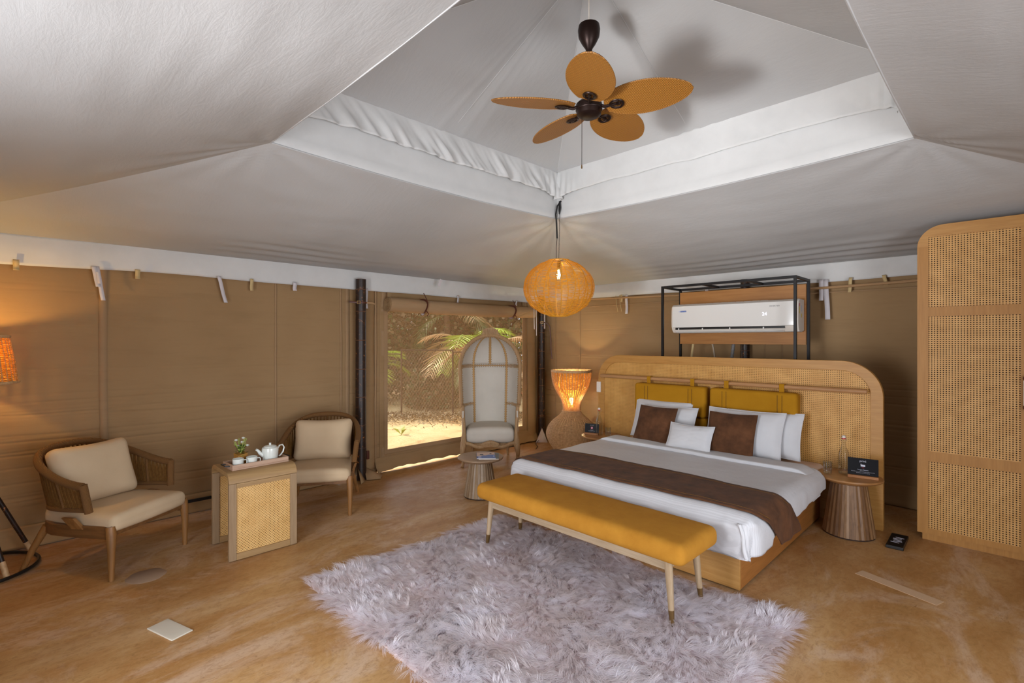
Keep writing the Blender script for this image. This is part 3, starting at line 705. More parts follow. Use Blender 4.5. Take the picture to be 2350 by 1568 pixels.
MB().tube([(-3.54 + BX, 5.045 + BY, 1.165), (-.851 + BX, 5.045 + BY, 1.165)], .021, 16).build('hanging_rail', wood('rail_wood', (190, 142, 94), (160, 112, 68), 0, .5), bed)
for x in (-3.4, -.95): MB().box(x + BX - .012, x + BX + .012, 5.05 + BY, 5.11 + BY, 1.155, 1.175).build('rail_bracket', 'oak', bed)
for (a, b) in ((-3.03, -2.205), (-2.165, -1.357)):
    cx = (a + b) / 2 + BX; hw = (b - a) / 2
    hc = MB().rbox((cx, 5.025 + BY, .955), (hw, .062, .162), .036, 8).build('back_cushion', 'mustard2', bed)
    MB().rbox((cx, 5.035 + BY, .66), (hw, .05, .135), .032, 8).build('back_cushion', 'mustard2', bed)
    for x in (a + .155, b - .145 if a > -3 else b - .16):
        for dx in (-.02, .02): MB().tube([(x + BX + dx, 5.025 + BY - .0635 * 1, z) for z in (.81, .95, 1.09)], .0022, 4).build('stitching', 'rope', hc)
        MB().box(x + BX - .022, x + BX + .022, 5.018 + BY, 5.023 + BY, 1.10, 1.19).build('hanging_strap', 'mustard2', bed, bevel=.002)
        MB().box(x + BX - .022, x + BX + .022, 5.018 + BY, 5.07 + BY, 1.187, 1.192).build('hanging_strap', 'mustard2', bed, bevel=.002)
# duvet
DX0, DX1, DY0, DY1, DT = -3.16, -1.075, 3.09, 4.66, .535
def duv(u, v):
    # u across the bed, v from the foot hem towards the head; rounded drop at both sides and the foot
    wd = (DX1 - DX0); drop = .20; r = .09
    tot = wd + 2 * drop; s = u * tot - drop
    vt = (DY1 - DY0) + .24; q = v * vt - .24
    def prof(s, lo, hi, both=True):
        # returns position, depth below the top
        if s < lo + r and True:
            t = (lo + r - s); a = min(t / r, PI / 2) if t < r * PI / 2 else PI / 2
            if t < r * PI / 2: return lo + r - r * math.sin(t / r), r * (1 - math.cos(t / r))
            return lo, r + (t - r * PI / 2)
        if both and s > hi - r:
            t = s - (hi - r)
            if t < r * PI / 2: return hi - r + r * math.sin(t / r), r * (1 - math.cos(t / r))
            return hi, r + (t - r * PI / 2)
        return s, 0
    x, dx = prof(s, 0, wd); y, dy = prof(q, 0, 9, False)
    # corners: shrink the second drop so the cloth wraps round
    d = max(dx, dy) if min(dx, dy) == 0 else math.hypot(dx, dy) if math.hypot(dx, dy) < r else max(dx, dy)
    if dx > 0 and dy > 0:   # rounded plan corner
        cxr = .10; lx = x if x < wd / 2 else wd - x; ly = y
        if lx < cxr and ly < cxr:
            k = math.hypot(cxr - lx, cxr - ly)
            if k > cxr:
                f = cxr / k; nx = cxr - (cxr - lx) * f; ny = cxr - (cxr - ly) * f
                x = nx if x < wd / 2 else wd - nx; y = ny
    X = DX0 + x; Y = DY0 + y; Z = DT - d
    Z = max(Z, .275 - .0 + .012 * nz(X * 6, Y * 6))
    if q > .3 and dx > .12: Z = max(Z, .345 + .05 * min(1, max(0, (Y - 3.5) / 1.2)) + .008 * nz(Y * 5))
    amp = .004 + .008 * min(1, d / .2)
    n1 = nz(X * 3.1, Y * 3.1, 2); n2 = nz(X * 9, Y * 5, 7)
    Z += (.008 * n1 + .003 * n2) if d < .05 else 0
    if d > .05:
        bl_ = .02 * math.sin(min(1, d / .26) * PI)
        if dx > dy: X += (1 if X > -2 else -1) * (bl_ * .5 + amp * nz(Y * 7, Z * 4, 3))
        else: Y -= bl_ + amp * nz(X * 7, Z * 4, 3)
    # crumple at the near right corner
    c = math.hypot(X - (-1.09), Y - 3.1)
    if c < .22: k = (1 - c / .22); X += .010 * k * nz(X * 18, Y * 18, Z * 10); Y -= .014 * k * (nz(Z * 15, X * 18, 5) + .3)
    return (X, Y, Z)
dv = MB().sheet(duv, 170, 120).build('duvet', 'duvet', angle=80, solid=.012)
tag(dv, 'white satin striped duvet covering the bed', 'duvet')
# turned back band
def foldf(u, v):
    wd = 2.0; s = -.16 + u * (wd + .32); x = min(max(s, 0), wd); d = max(0, -s, s - wd); r = .10
    X = -3.12 + x; 
    a = v * 2 * PI; hw = .11
    c = max(-1, min(1, 1.35 * math.cos(a))); sv = max(-1, min(1, 1.5 * math.sin(a)))
    t = .016
    Y = 4.50 + hw * c + .012 * nz(X * 1.5) ; Z = DT + .020 + t * sv + .006 * nz(X * 4, Y * 5)
    e = max(0, .12 - x) if x < 1 else max(0, x - (wd - .12))
    Z -= e * e * 3.2; Z -= d * 1.0; X += (-1 if x < 1 else 1) * min(d, .03) * (1)
    return (X, Y, Z)
MB().sheet(foldf, 110, 24).build('turned_back_edge', 'white', dv, angle=80)
def crump(u, v):
    a = u; return (-1.155 + .012 * math.sin(v * 6) * .5 + .045 * v + .02 * (u - .5), 3.078 - .012 * math.sin(u * PI) - .005 * nz(u * 5, v * 5), .49 - .20 * v)
MB().sheet(crump, 8, 26).build('tucked_fold', 'white', dv, angle=80, solid=.01)
# velvet runner
def run(u, v):
    path = 2.5; s = u
    x = -3.30 + s * 2.42   # flattened parameter
    lo, hi, r = DX0 - .018, DX1 + .020, .10
    flat_lo, flat_hi = lo + r, hi - r; tot_drop = .27
    Ltot = (flat_hi - flat_lo) + 2 * (r * PI / 2 + tot_drop - r)
    q = s * Ltot - (r * PI / 2 + tot_drop - r)
    base = flat_lo
    if q < 0:
        t = -q
        if t < r * PI / 2: X = base - r * math.sin(t / r); d = r * (1 - math.cos(t / r))
        else: X = lo; d = r + t - r * PI / 2
    elif q > flat_hi - flat_lo:
        t = q - (flat_hi - flat_lo)
        if t < r * PI / 2: X = flat_hi + r * math.sin(t / r); d = r * (1 - math.cos(t / r))
        else: X = hi; d = r + t - r * PI / 2
    else: X = base + q; d = 0
    f = (X - lo) / (hi - lo)
    y0 = 3.19 - .10 * math.sin(PI * min(1, f * 1.1)) * .9 - .02; y1 = 3.66 + .05 * math.sin(PI * f)
    if X > -2: y0 += .30 * max(0, d) / .26 * 1.0; y1 += .20 * d / .26
    y0 = max(y0, DY0 + .075)
    Y = y0 + (y1 - y0) * v
    Z = DT + .015 - d + (.006 * nz(X * 3.1, Y * 3.1, 2) + .004 * nz(X * 8, Y * 12, 3) if d < .05 else 0)
    if d > .05: X += (1 if X > -2 else -1) * (.010 + .03 * d + .012 * nz(Y * 9, Z * 3, 8))
    return (X, Y, Z)
rn = MB().sheet(run, 150, 24).build('bed_runner', 'velvet', angle=80, solid=.008)
tag(rn, 'dark brown velvet runner laid across the foot of the bed', 'bed runner')
stitch = MB()
for v in (.09, .91): stitch.tube([Vector(run(u, v)) + Vector((0, 0, .004)) for u in np.linspace(.02, .98, 60)], .0022, 4)
stitch.build('stitching', 'rope', rn)

# ---------------- pillows ----------------
def pillow(name, label, c, w_, h_, t_, tilt, mat, group=None, rz=0, rx_=0, pinch=.05, piping=None, flange=0, bow=.03):
    o = MB()
    n = 22
    def f(side):
        def g(u, v):
            a = 2 * u - 1; b = 2 * v - 1
            x = w_ / 2 * a * (1 - pinch * (1 - a * a) * 0 - pinch * (1 - b * b)); z = h_ / 2 * b * (1 - bow * 2 * (1 - a * a))
            k = max(0, (1 - abs(a) ** 2.6)) ** .55 * max(0, (1 - abs(b) ** 2.6)) ** .55
            y = side * t_ / 2 * k * (1 + .08 * nz(a * 2, b * 2, c[0] * 3)) + .004 * nz(a * 6, b * 6, c[0] * 5) * k * 2
            return (x, y, z)
        return g
    o.sheet(f(-1), n, n); o.sheet(f(1), n, n, flip=True)
    m = o.build(name, mat, angle=180)
    m.location = (c[0], c[1], c[2]); m.rotation_euler = (R(tilt), R(rx_), R(rz))
    tag(m, label, 'pillow' if 'pillow' in name else 'cushion', 'white bed pillows' if 'pillow' in name else 'throw cushions')
    edge = [f(1)(u, 0) for u in np.linspace(0, 1, 16)][:-1] + [f(1)(1, v) for v in np.linspace(0, 1, 16)][:-1] + [f(1)(u, 1) for u in np.linspace(1, 0, 16)][:-1] + [f(1)(0, v) for v in np.linspace(1, 0, 16)][:-1]
    MB().tube(edge, .0045 if piping is None else .005, 6, closed=True).build('piping', piping or mat, m)
    return m
# tilt leans the top back towards the headboard (+Y)
pillow('bed_pillow', 'white bed pillow at the far left against the headboard', (-2.66, 4.90, .745), .66, .43, .15, -20, 'white')
pillow('bed_pillow', 'white bed pillow behind the left brown cushion, second layer', (-2.56, 4.80, .72), .66, .40, .15, -22, 'white')
pillow('bed_pillow', 'white bed pillow farthest right, tucked behind another', (-1.65, 4.91, .735), .70, .42, .15, -18, 'white')
pillow('bed_pillow', 'white bed pillow right behind the right brown velvet cushion', (-1.77, 4.80, .735), .70, .44, .16, -22, 'white')
pillow('throw_cushion', 'brown velvet square cushion on the left half of the bed', (-2.60, 4.66, .72), .43, .40, .13, -24, 'velvet', rz=-3, pinch=.04)
pillow('throw_cushion', 'brown velvet square cushion on the right half of the bed', (-1.83, 4.66, .725), .43, .41, .13, -22, 'velvet', rz=2, pinch=.04)
pillow('throw_cushion', 'small white oblong cushion between the two brown cushions', (-2.17, 4.545, .665), .44, .27, .11, -28, 'white', pinch=.05, bow=.06)

# ---------------- bench ----------------
bn = thing('bench', 'long mustard upholstered bench with ash legs at the foot of the bed', 'bench', (-2.09, 2.745, 0))
MB().rbox((0, 0, .425), (.857, .235, .062), .05, 12, lambda x, y, z: (x, y, z + (.012 * (1 - (x / .86) ** 4) * (1 - (y / .25) ** 2) if z > 0 else 0) + .002 * nz(x * 6, y * 6, z))).build('seat_cushion', 'mustard', bn)
for y in (-.16, .16): MB().box(-.72, .72, y - .011, y + .011, .305, .362).build('apron', 'bench_wood', bn, bevel=.003)
for x in (-.72, .72): MB().box(x - .011, x + .011, -.15, .15, .305, .362).build('apron', 'bench_wood', bn, bevel=.003)
for sx in (-1, 1):
    for sy in (-1, 1):
        a = Vector((sx * .735, sy * .165, .362)); b = Vector((sx * .767, sy * .182, .015)); c = a.lerp(b, .76)
        lg = MB().tube([a, c], [.024, .0165], 14).build('leg', 'bench_leg', bn)
        MB().tube([c, b], [.0172, .0125], 14).build('brass_cap', 'brass', lg)

# ---------------- pedestal tables ----------------
def table(label, x, y, h, r, rb, rt, nst, top, mats, seed):
    t = thing('pedestal_table', label, 'side table', (x, y, 0), 0, 'round fluted pedestal tables')
    MB().lathe([(rt * .9, h - .05), (r - .055, h - .042), (r - .008, h - .022), (r, h - .012), (r - .004, h - .002), (r - .012, h), (0, h)], 56).build('tabletop', top, t)
    MB().lathe([(rb * .98, 0), (rb * .98, .01), (rb - .012, .01), (rt - .012, h - .05), (0, h - .05)], 40).build('core', 'cane_back', t)
    for k in range(nst):
        a0 = 2 * PI * (k + .015) / nst; a1 = 2 * PI * (k + .985) / nst; am = (a0 + a1) / 2; mb = MB(); vs = []
        for (rr_, z) in ((rb, .011), (rt, h - .048)):
            for (a, q) in ((a0, .99), (a1, .99)): vs.append((rr_ * q * math.cos(a), rr_ * q * math.sin(a), z))
            vs.append((rr_ * 1.012 * math.cos(am), rr_ * 1.012 * math.sin(am), z)); vs.append(((rr_ - .015) * math.cos(am), (rr_ - .015) * math.sin(am), z))
        mb.add(vs, [(0, 2, 6, 4), (2, 1, 5, 6), (1, 3, 7, 5), (3, 0, 4, 7), (0, 3, 1, 2), (4, 6, 5, 7)])
        mb.build('stave', mats[(k * 7 + seed) % 3 if k % 2 else 0], t, smooth=False)
    return t
table('round fluted walnut bedside table right of the bed', -.948, 4.872, .48, .238, .185, .125, 28, 'tabletop', ['walnut', 'walnut2', 'walnut3'], 1)
table('round fluted bedside table left of the bed by the wicker lamp', -3.40, 4.86, .48, .238, .185, .125, 28, 'tabletop', ['walnut', 'walnut2', 'walnut3'], 2)
table('round fluted pale ash table holding magazines by the hooded chair', -3.85, 3.36, .405, .236, .172, .115, 28, 'gtop', ['ash1', 'ash2', 'grey_oak'], 0)

def bottle(x, y, z, label):
    t = thing('water_bottle', label, 'bottle', (x, y, z), 0, 'swing top bottles'); t.scale = (1.05, 1.05, 1.11)
    MB().lathe([(0, .004), (.034, .004), (.038, .012), (.039, .06), (.039, .13), (.034, .165), (.020, .20), (.0135, .225), (.0125, .26), (.0155, .262), (.0155, .268), (.012, .27)], 28).build('glass_body', 'glass', t)
    MB().lathe([(.0375, .012), (.0375, .016), (0, .016)], 24).build('base_ring', 'glass', t)
    MB().lathe([(.011, .268), (.013, .272), (.013, .284), (.008, .290), (0, .290)], 16).build('stopper', 'ac2', t)
    MB().lathe([(.0125, .264), (.0140, .268), (.0125, .272)], 16).build('rubber_seal', 'redprint', t)
    MB().tube([(.018, 0, .245), (.022, 0, .255), (.02, 0, .28), (.006, 0, .292), (-.006, 0, .292), (-.02, 0, .28), (-.022, 0, .255), (-.018, 0, .245)], .0014, 5, mat=Matrix.Rotation(R(40), 4, 'Z')).build('wire_bail', 'wire', t)
def tumbler(x, y, z, label, h=.10, r=.033):
    t = MB().lathe([(0, .002), (r - .004, .002), (r - .002, .006), (r, h), (r - .002, h), (r - .0045, .012), (0, .012)], 28).build('tumbler', 'glass'); t.location = (x, y, z); tag(t, label, 'glass', 'tumblers on the bedside tables')
bottle(-.985, 4.885, .481, 'clear swing top bottle on the right bedside table'); tumbler(-1.085, 4.81, .481, 'clear tumbler beside the bottle on the right bedside table')
bottle(-3.415, 4.83, .481, 'clear swing top bottle on the left bedside table'); tumbler(-3.31, 4.86, .481, 'clear tumbler on the left bedside table')
def sign(x, y, z, rz, w_, h_, label, kind):
    t = thing('table_sign', label, 'sign', (x, y, z), rz, 'black table signs')
    MB().box(-w_ / 2, w_ / 2, -.024, .024, 0, .022).build('wood_stand', 'stand_wood', t, bevel=.002)
    tl = Matrix.Translation((0, 0, .012)) @ Matrix.Rotation(R(-10), 4, 'X')
    MB().box(-w_ / 2, w_ / 2, -.0015, .0015, 0, h_, tl).build('plate', 'sign', t, bevel=.001)
    def P(px, pz): return tl @ Matrix.Translation((px, -.0026, pz)) @ FACE_Y
    text('privé', 'lettering', .022, 'greyprint' if kind else 'print', t, P(0, h_ * .84))
    if kind:
        MB().lathe([(.0, 0), (.0135, 0), (.0135, .0006), (0, .0006)], 24, mat=P(0, h_ * .57)).build('symbol_ring', 'redprint', t)
        MB().lathe([(.0, 0), (.0095, 0), (.0095, .001), (0, .001)], 24, mat=P(0, h_ * .57)).build('symbol_disc', 'print', t)
        MB().box(-.006, .007, -.0015, .0015, .0005, .0014, P(0, h_ * .57)).build('symbol_cigarette', 'black', t)
        MB().box(-.0098, .0098, -.0012, .0012, .0005, .0018, P(0, h_ * .57) @ Matrix.Rotation(R(-45), 4, 'Z')).build('symbol_bar', 'redprint', t)
        text('SMOKING', 'lettering', .0085, 'print', t, P(0, h_ * .34)); text('is not permitted in the room', 'lettering', .0068, 'print', t, P(0, h_ * .26)); text('thank you for your kindness', 'lettering', .005, 'greyprint', t, P(0, h_ * .15))
    else:
        tx = P(0, h_ * .60)
        MB().rbox((0, 0, .0), (.015, .0075, .0006), .0005, 2, mat=tx).build('logo_mark', 'print', t); MB().tube([(-.013, .004, 0), (-.015, .010, 0), (-.010, .013, 0)], .0018, 5, mat=tx).build('logo_mark', 'print', t)
        text('***', 'lettering', .014, 'redprint', t, P(0, h_ * .46)); text('Tongue Pleasers', 'lettering', .011, 'print', t, P(0, h_ * .36))
        text('Kindly discover our in-room dining menu and local specialities', 'lettering', .0062, 'print', t, P(0, h_ * .26)); text('served fresh to your tent every day', 'lettering', .0062, 'print', t, P(0, h_ * .19))
sign(-.845, 4.845, .481, R(10), .205, .145, 'black sign with privé logo in wood stand, right bedside table', 0)
sign(-3.50, 4.80, .481, R(20), .17, .115, 'black no smoking sign in wood stand, left bedside table', 1)
# magazines
def mag(x, y, z, rz, w_, h_, cov, label, name='magazine'):
    t = thing(name, label, 'magazine', (x, y, z), rz, 'stacked magazines')
    MB().box(-w_ / 2, w_ / 2, -h_ / 2, h_ / 2, 0, .006).build('pages', 'ac2', t, bevel=.001)
    MB().box(-w_ / 2, w_ / 2, -h_ / 2, h_ / 2, .0062, .0072).build('cover', cov, t)
    return t
M['cover_blue'] = plain('blue_cover', (52, 92, 170), .3); M['cover_grey'] = plain('grey_cover', (96, 104, 108), .4); M['cover_pink'] = plain('pink_stone', (206, 178, 162), .4); M['cover_dark'] = plain('dark_print', (70, 70, 84), .4)
mrz = R(-43)
mag(-3.765, 3.40, .406, mrz + R(0), .245, .20, 'cover_grey', 'lower magazine of the pair, mostly hidden with grey cover')
mg = mag(-3.785, 3.375, .4142, R(-46) + R(6), .26, .19, 'cover_blue', 'upper magazine with blue cover and building photograph')
MB().box(-.128, -.02, -.092, .092, .0073, .0077).build('cover_picture', 'cover_pink', mg)
MB().add([(-.02, -.092, .0077), (.045, -.092, .0077), (.03, -.05, .0077), (.005, -.03, .0077), (.01, 0, .0077), (-.02, .03, .0077)], [(0, 1, 2, 3, 4, 5)]).build('cover_picture', 'cover_pink', mg)
MB().box(-.06, -.005, -.06, -.025, .0078, .0081).build('cover_picture', 'cover_dark', mg); MB().box(-.08, -.05, .04, .06, .0078, .0081).build('cover_picture', 'cover_dark', mg)
text('VIVA', 'lettering', .05, 'print', mg, Matrix.Translation((.075, -.06, .0078)) @ Matrix.Rotation(PI, 4, 'Z')); text('TRAVEL', 'lettering', .018, 'print', mg, Matrix.Translation((.05, .08, .0078)) @ Matrix.Rotation(PI, 4, 'Z'))

# ---------------- cane waterfall console with tea tray ----------------
cs = thing('console_table', 'waterfall side table with cane sides between the two armchairs', 'side table', (-4.18, 1.296, 0))
W2, Dd, Hh = .23, .24, .635
def wf(t_):
    o = [(-W2, .004)] + arc(-W2 + .075, Hh - .075, .075, 180, 90, 8) + arc(W2 - .075, Hh - .075, .075, 90, 0, 8) + [(W2, .004)]
    i = [(-W2 + t_, .004)] + arc(-W2 + .075, Hh - .075, .075 - t_, 180, 90, 8) + arc(W2 - .075, Hh - .075, .075 - t_, 90, 0, 8) + [(W2 - t_, .004)]
    return o, i
def wprism(y0, y1, t_, name, mat, seg=None):
    o, i = wf(t_); n = len(o); mb = MB(); vs = []; a, b = seg or (0, n)
    for y in (y0, y1):
        for ring in (o[a:b], i[a:b]): vs += [(p[0], y, p[1]) for p in ring]
    n = b - a; fs = []
    for k in range(n - 1): fs += [(k, k + 1, n + k + 1, n + k), (2 * n + k, 3 * n + k, 3 * n + k + 1, 2 * n + k + 1), (k, 2 * n + k, 2 * n + k + 1, k + 1), (n + k, n + k + 1, 3 * n + k + 1, 3 * n + k)]
    fs += [(0, n, 3 * n, 2 * n), (n - 1, 3 * n - 1, 4 * n - 1, 2 * n - 1)]
    return mb.add(vs, fs).build(name, mat, cs, bevel=.0015)
o_, i_ = wf(.028); nn = len(o_)
wprism(-Dd, Dd, .028, 'curved_top', 'grey_oak_x', (1, nn - 1))
for sx in (-1, 1):
    x0, x1 = (sx * W2 - sx * .028, sx * W2); x0, x1 = min(x0, x1), max(x0, x1)
    for y0, y1 in ((-Dd, -Dd + .05), (Dd - .05, Dd)): MB().box(x0, x1, y0, y1, .004, Hh - .077).build('upright', 'grey_oak', cs, bevel=.0015)
    MB().box(x0, x1, -Dd + .051, Dd - .051, .004, .05).build('bottom_rail', 'grey_oak_x', cs, bevel=.0015)
    MB().box(x0, x1, -Dd + .051, Dd - .051, Hh - .11, Hh - .077).build('top_rail', 'grey_oak_x', cs, bevel=.0015)
    xc = (x0 + x1) / 2
    MB().box(xc - .002, xc + .002, -Dd + .05, Dd - .05, .05, Hh - .11).build('cane_panel', 'cane_y', cs)
TR = thing('serving_tray', 'whitewashed wooden tray on the cane console', 'tray', (-4.14, 1.300, Hh + .001), R(3))
tw, tl_ = .10, .205
MB().box(-tw, tw, -tl_, tl_, 0, .010).build('tray_base', 'tray', TR)
for x in (-tw, tw - .012): MB().box(x, x + .012, -tl_, tl_, .0102, .04).build('tray_side', 'tray', TR, bevel=.0015)
for y in (-tl_, tl_ - .012): MB().box(-tw + .0125, tw - .0125, y, y + .012, .0102, .04).build('tray_end', 'tray', TR, bevel=.0015)
for sy in (-1, 1): MB().tube([(-.045, sy * (tl_), .026), (-.045, sy * (tl_ + .03), .03), (.045, sy * (tl_ + .03), .03), (.045, sy * (tl_), .026)], .0045, 8).build('handle', 'black', TR)
TZ = Hh + .0115
def cup(x, y, label, hz=R(60)):
    t = thing('tea_cup', label, 'cup', (x, y, TZ), hz, 'tea cups on the tray')
    t.scale = (1.22,) * 3
    MB().lathe([(0, 0), (.024, 0), (.028, .004), (.030, .02), (.0315, .052), (.0290, .052), (.0275, .02), (.022, .008), (0, .008)], 28).build('cup_body', 'ceramic', t)
    MB().tube([(.029, 0, .042), (.046, 0, .043), (.050, 0, .036), (.048, 0, .016), (.030, 0, .010)], .0035, 6, flat=(1.3, .8)).build('handle', 'ceramic', t)
cup(-4.09, 1.155, 'white tea cup nearest the black tray handle'); cup(-4.09, 1.25, 'white tea cup beside the teapot')
tp = thing('teapot', 'white ceramic teapot with lid on the tray', 'teapot', (-4.125, 1.395, TZ), R(90)); tp.scale = (1.15,) * 3
MB().lathe([(0, 0), (.040, 0), (.046, .006), (.051, .05), (.053, .078), (.050, .092), (.040, .097), (0, .097)], 36).build('pot_body', 'ceramic', tp)
MB().lathe([(.040, .0975), (.041, .101), (.03, .106), (.009, .109), (.007, .112), (.0075, .124), (0, .125)], 32).build('lid', 'ceramic', tp)
MB().tube([(-.045, 0, .045), (-.065, 0, .062), (-.078, 0, .082), (-.09, 0, .09)], [.015, .012, .009, .008], 12).build('spout', 'ceramic', tp)
MB().tube([(.05, 0, .078), (.062, 0, .098), (.082, 0, .1), (.093, 0, .08), (.085, 0, .05), (.066, 0, .028), (.055, 0, .026)], .006, 8, flat=(1.3, .8)).build('handle', 'ceramic', tp)
pt = thing('flower_pot', 'small wooden pot of white flowers on the tray', 'plant', (-4.185, 1.20, TZ), R(10)); pt.scale = (1.15,) * 3
MB().add([(-.026, -.026, 0), (.026, -.026, 0), (.026, .026, 0), (-.026, .026, 0), (-.032, -.032, .072), (.032, -.032, .062), (.032, .032, .072), (-.032, .032, .078)], [(0, 3, 2, 1), (0, 1, 5, 4), (1, 2, 6, 5), (2, 3, 7, 6), (3, 0, 4, 7), (4, 5, 6, 7)]).build('pot', 'planter', pt, smooth=False, bevel=.002)
rf = random.Random(4); mb = MB(); mb3 = MB()
for i in range(60):
    a = rf.uniform(0, 2 * PI); r_ = rf.uniform(0, .05); z = rf.uniform(.06, .12); d = Vector((math.cos(a), math.sin(a), rf.uniform(-.3, .8))).normalized() * .03; p = Vector((r_ * .5 * math.cos(a), r_ * .5 * math.sin(a), z)); s_ = d.cross(Vector((0, 0, 1))).normalized() * .009
    (mb if i % 3 else mb3).add([p, p + d * .5 + s_, p + d, p + d * .5 - s_], [(0, 1, 2, 3)])
stuff(mb.build('leaves', 'leaf', pt, smooth=False))
for i in range(16):
    a = rf.uniform(0, 2 * PI); mb3.tube([(0, 0, .07), (.02 * math.cos(a), .02 * math.sin(a), .11), (.04 * math.cos(a), .04 * math.sin(a), rf.uniform(.13, .17))], .0018, 4)
stuff(mb3.build('stems', 'leaf_pale', pt, smooth=False))
for (x, y, z) in ((.0, -.03, .155), (.01, .012, .165), (.03, .03, .115), (-.01, -.012, .112), (.02, -.0, .14)):
    fb = MB()
    for k in range(14):
        a = k * 2.4; e = .2 + k * .08; d = Vector((math.cos(a) * math.cos(e), math.sin(a) * math.cos(e), math.sin(e))) * .017; s_ = Vector((-math.sin(a), math.cos(a), 0)) * .006
        fb.add([(x, y, z), (x + d.x * .7 + s_.x, y + d.y * .7 + s_.y, z + d.z * .7), (x + d.x, y + d.y, z + d.z), (x + d.x * .7 - s_.x, y + d.y * .7 - s_.y, z + d.z * .7)], [(0, 1, 2, 3)])
    fb.build('flower', 'petal', pt, smooth=False)

# ---------------- rope armchairs ----------------
def rope_chair(label, x, y, rz, cush):
    t = thing('armchair', label, 'chair', (x, y, 0), rz, 'rope backed armchairs')
    for sy in (-1, 1):
        fl_ = MB().tube([(.325, sy * .30, .0), (.325, sy * .30, .20), (.32, sy * .297, .30), (.31, sy * .292, .355)], [.0165, .023, .029, .030], 14, flat=(1, 1)).build('leg', 'teak', t)
        MB().tube([(-.40, sy * .30, .0), (-.34, sy * .27, .16), (-.27, sy * .235, .31)], [.016, .021, .026], 14).build('leg', 'teak', t)
        MB().add([(.02, sy * .31, .33), (.11, sy * .31, .33), (.06, sy * .335, .41), (-.03, sy * .335, .41), (.02, sy * .285, .33), (.11, sy * .285, .33), (.06, sy * .315, .41), (-.03, sy * .315, .41)], [(0, 1, 2, 3), (7, 6, 5, 4), (0, 4, 5, 1), (1, 5, 6, 2), (2, 6, 7, 3), (3, 7, 4, 0)]).build('arm_bracket', 'teak', t)
    # U shaped seat rail
    P = [(.33, -.30)] + [(.05, -.305)] + arc(-.10, 0, .30, -90, -270, 14) + [(.05, .305), (.33, .30)]
    mb = MB(); n = len(P); vs = []
    for (px, py) in P:
        pass
    outer = P; inner = []
    for k in range(n):
        a = Vector((*P[max(0, k - 1)], 0)); b = Vector((*P[min(n - 1, k + 1)], 0)); d = (b - a).normalized(); nn_ = Vector((d.y, -d.x, 0))
        inner.append((P[k][0] + nn_.x * .028, P[k][1] + nn_.y * .028))
    for z in (.27, .35):
        for ring in (outer, inner): vs += [(p[0], p[1], z + (.012 if z > .3 and abs(p[1]) > .28 and p[0] > .2 else 0)) for p in ring]
    fs = []
    for k in range(n - 1): fs += [(k, k + 1, n + k + 1, n + k), (2 * n + k, 3 * n + k, 3 * n + k + 1, 2 * n + k + 1), (k, 2 * n + k, 2 * n + k + 1, k + 1), (n + k, n + k + 1, 3 * n + k + 1, 3 * n + k)]
    fs += [(0, n, 3 * n, 2 * n), (n - 1, 3 * n - 1, 4 * n - 1, 2 * n - 1)]
    mb.add(vs, fs).build('seat_rail', 'teak_x', t, bevel=.004)
    MB().box(.30, .325, -.275, .275, .29, .335).build('front_rail', 'teak_x', t, bevel=.003)
    def cf(px, py, pz):
        k = (px + .31) / .64; s_ = .80 + .22 * min(1, max(0, k) ** .7)
        return (px + .02 * (1 - (py / .3) ** 2) * (1 if px > 0 else -1.2), py * s_, pz + (.018 * (1 - (py / .31) ** 2) if pz > 0 else 0) - .012 * max(0, px))
    MB().rbox((.02, 0, .372), (.325, .30, .055), .045, 10, cf).build('seat_cushion', 'cream', t)
    def pln(q, top):
        a = q * PI / 2; k = 1.07 if top else 1.0
        yy = .322 * k * math.copysign(abs(math.sin(a)) ** .62, a); xx = .175 - (.55 if top else .49) * abs(math.cos(a)) ** .60
        e = abs(q)
        z = (.63 + .20 * (1 - e ** 1.6)) if top else .465 - .035 * (1 - e)
        return Vector((xx - (.02 if top else 0), yy, z))
    Q = np.sin(np.linspace(-PI / 2, PI / 2, 61))
    MB().tube([pln(q, 1) for q in Q], .025, 10).build('top_rail', 'rope_wrap', t)
    MB().tube([pln(q, 0) for q in Q], .016, 10).build('bottom_rail', 'rope_wrap', t)
    for s_ in (-1, 1):
        a, b = pln(s_, 0), pln(s_, 1); MB().tube([a - Vector((0, 0, .015)), b + Vector((0, 0, .012))], .024, 12).build('wrapped_post', 'rope_wrap', t)
    dq = np.linspace(-1, 1, 201); pq = [pln(q, 1) for q in dq]; cum = np.concatenate([[0], np.cumsum([(pq[i + 1] - pq[i]).length for i in range(200)])]); cum = cum / cum[-1] * 2 - 1
    tq = lambda v_: float(np.interp(v_, cum, dq))
    mb = MB(); ncord = 96
    for k in range(ncord):
        q = -1 + 2 * (k + .5) / ncord; q2 = q + .012 * (1 if k % 2 else -1)
        q = tq(q); q2 = tq(max(-1, min(1, q2)))
        a, b = pln(q, 0), pln(max(-1, min(1, q2)), 1); m_ = a.lerp(b, .5) + Vector((-.008, 0, 0))
        mb.tube([a, m_, b], .0052, 5, caps=False); 
        mb.tube([a + Vector((.006, 0, 0)), m_ + Vector((.014, .004, 0)), b + Vector((.006, 0, 0))], .0048, 5, caps=False)
    stuff(mb.build('rope_weave', 'rope', t))
    for q in (-.72, -.36, 0, .36, .72):
        q = tq(q); a, b = pln(q, 0), pln(q, 1); MB().tube([a, a.lerp(b, .5), b], .011, 8).build('wrapped_rib', 'rope_wrap', t)
    # loose back cushion
    cx, cy, cz, yaw, hw, hh = cush
    n_ = 18; o = MB()
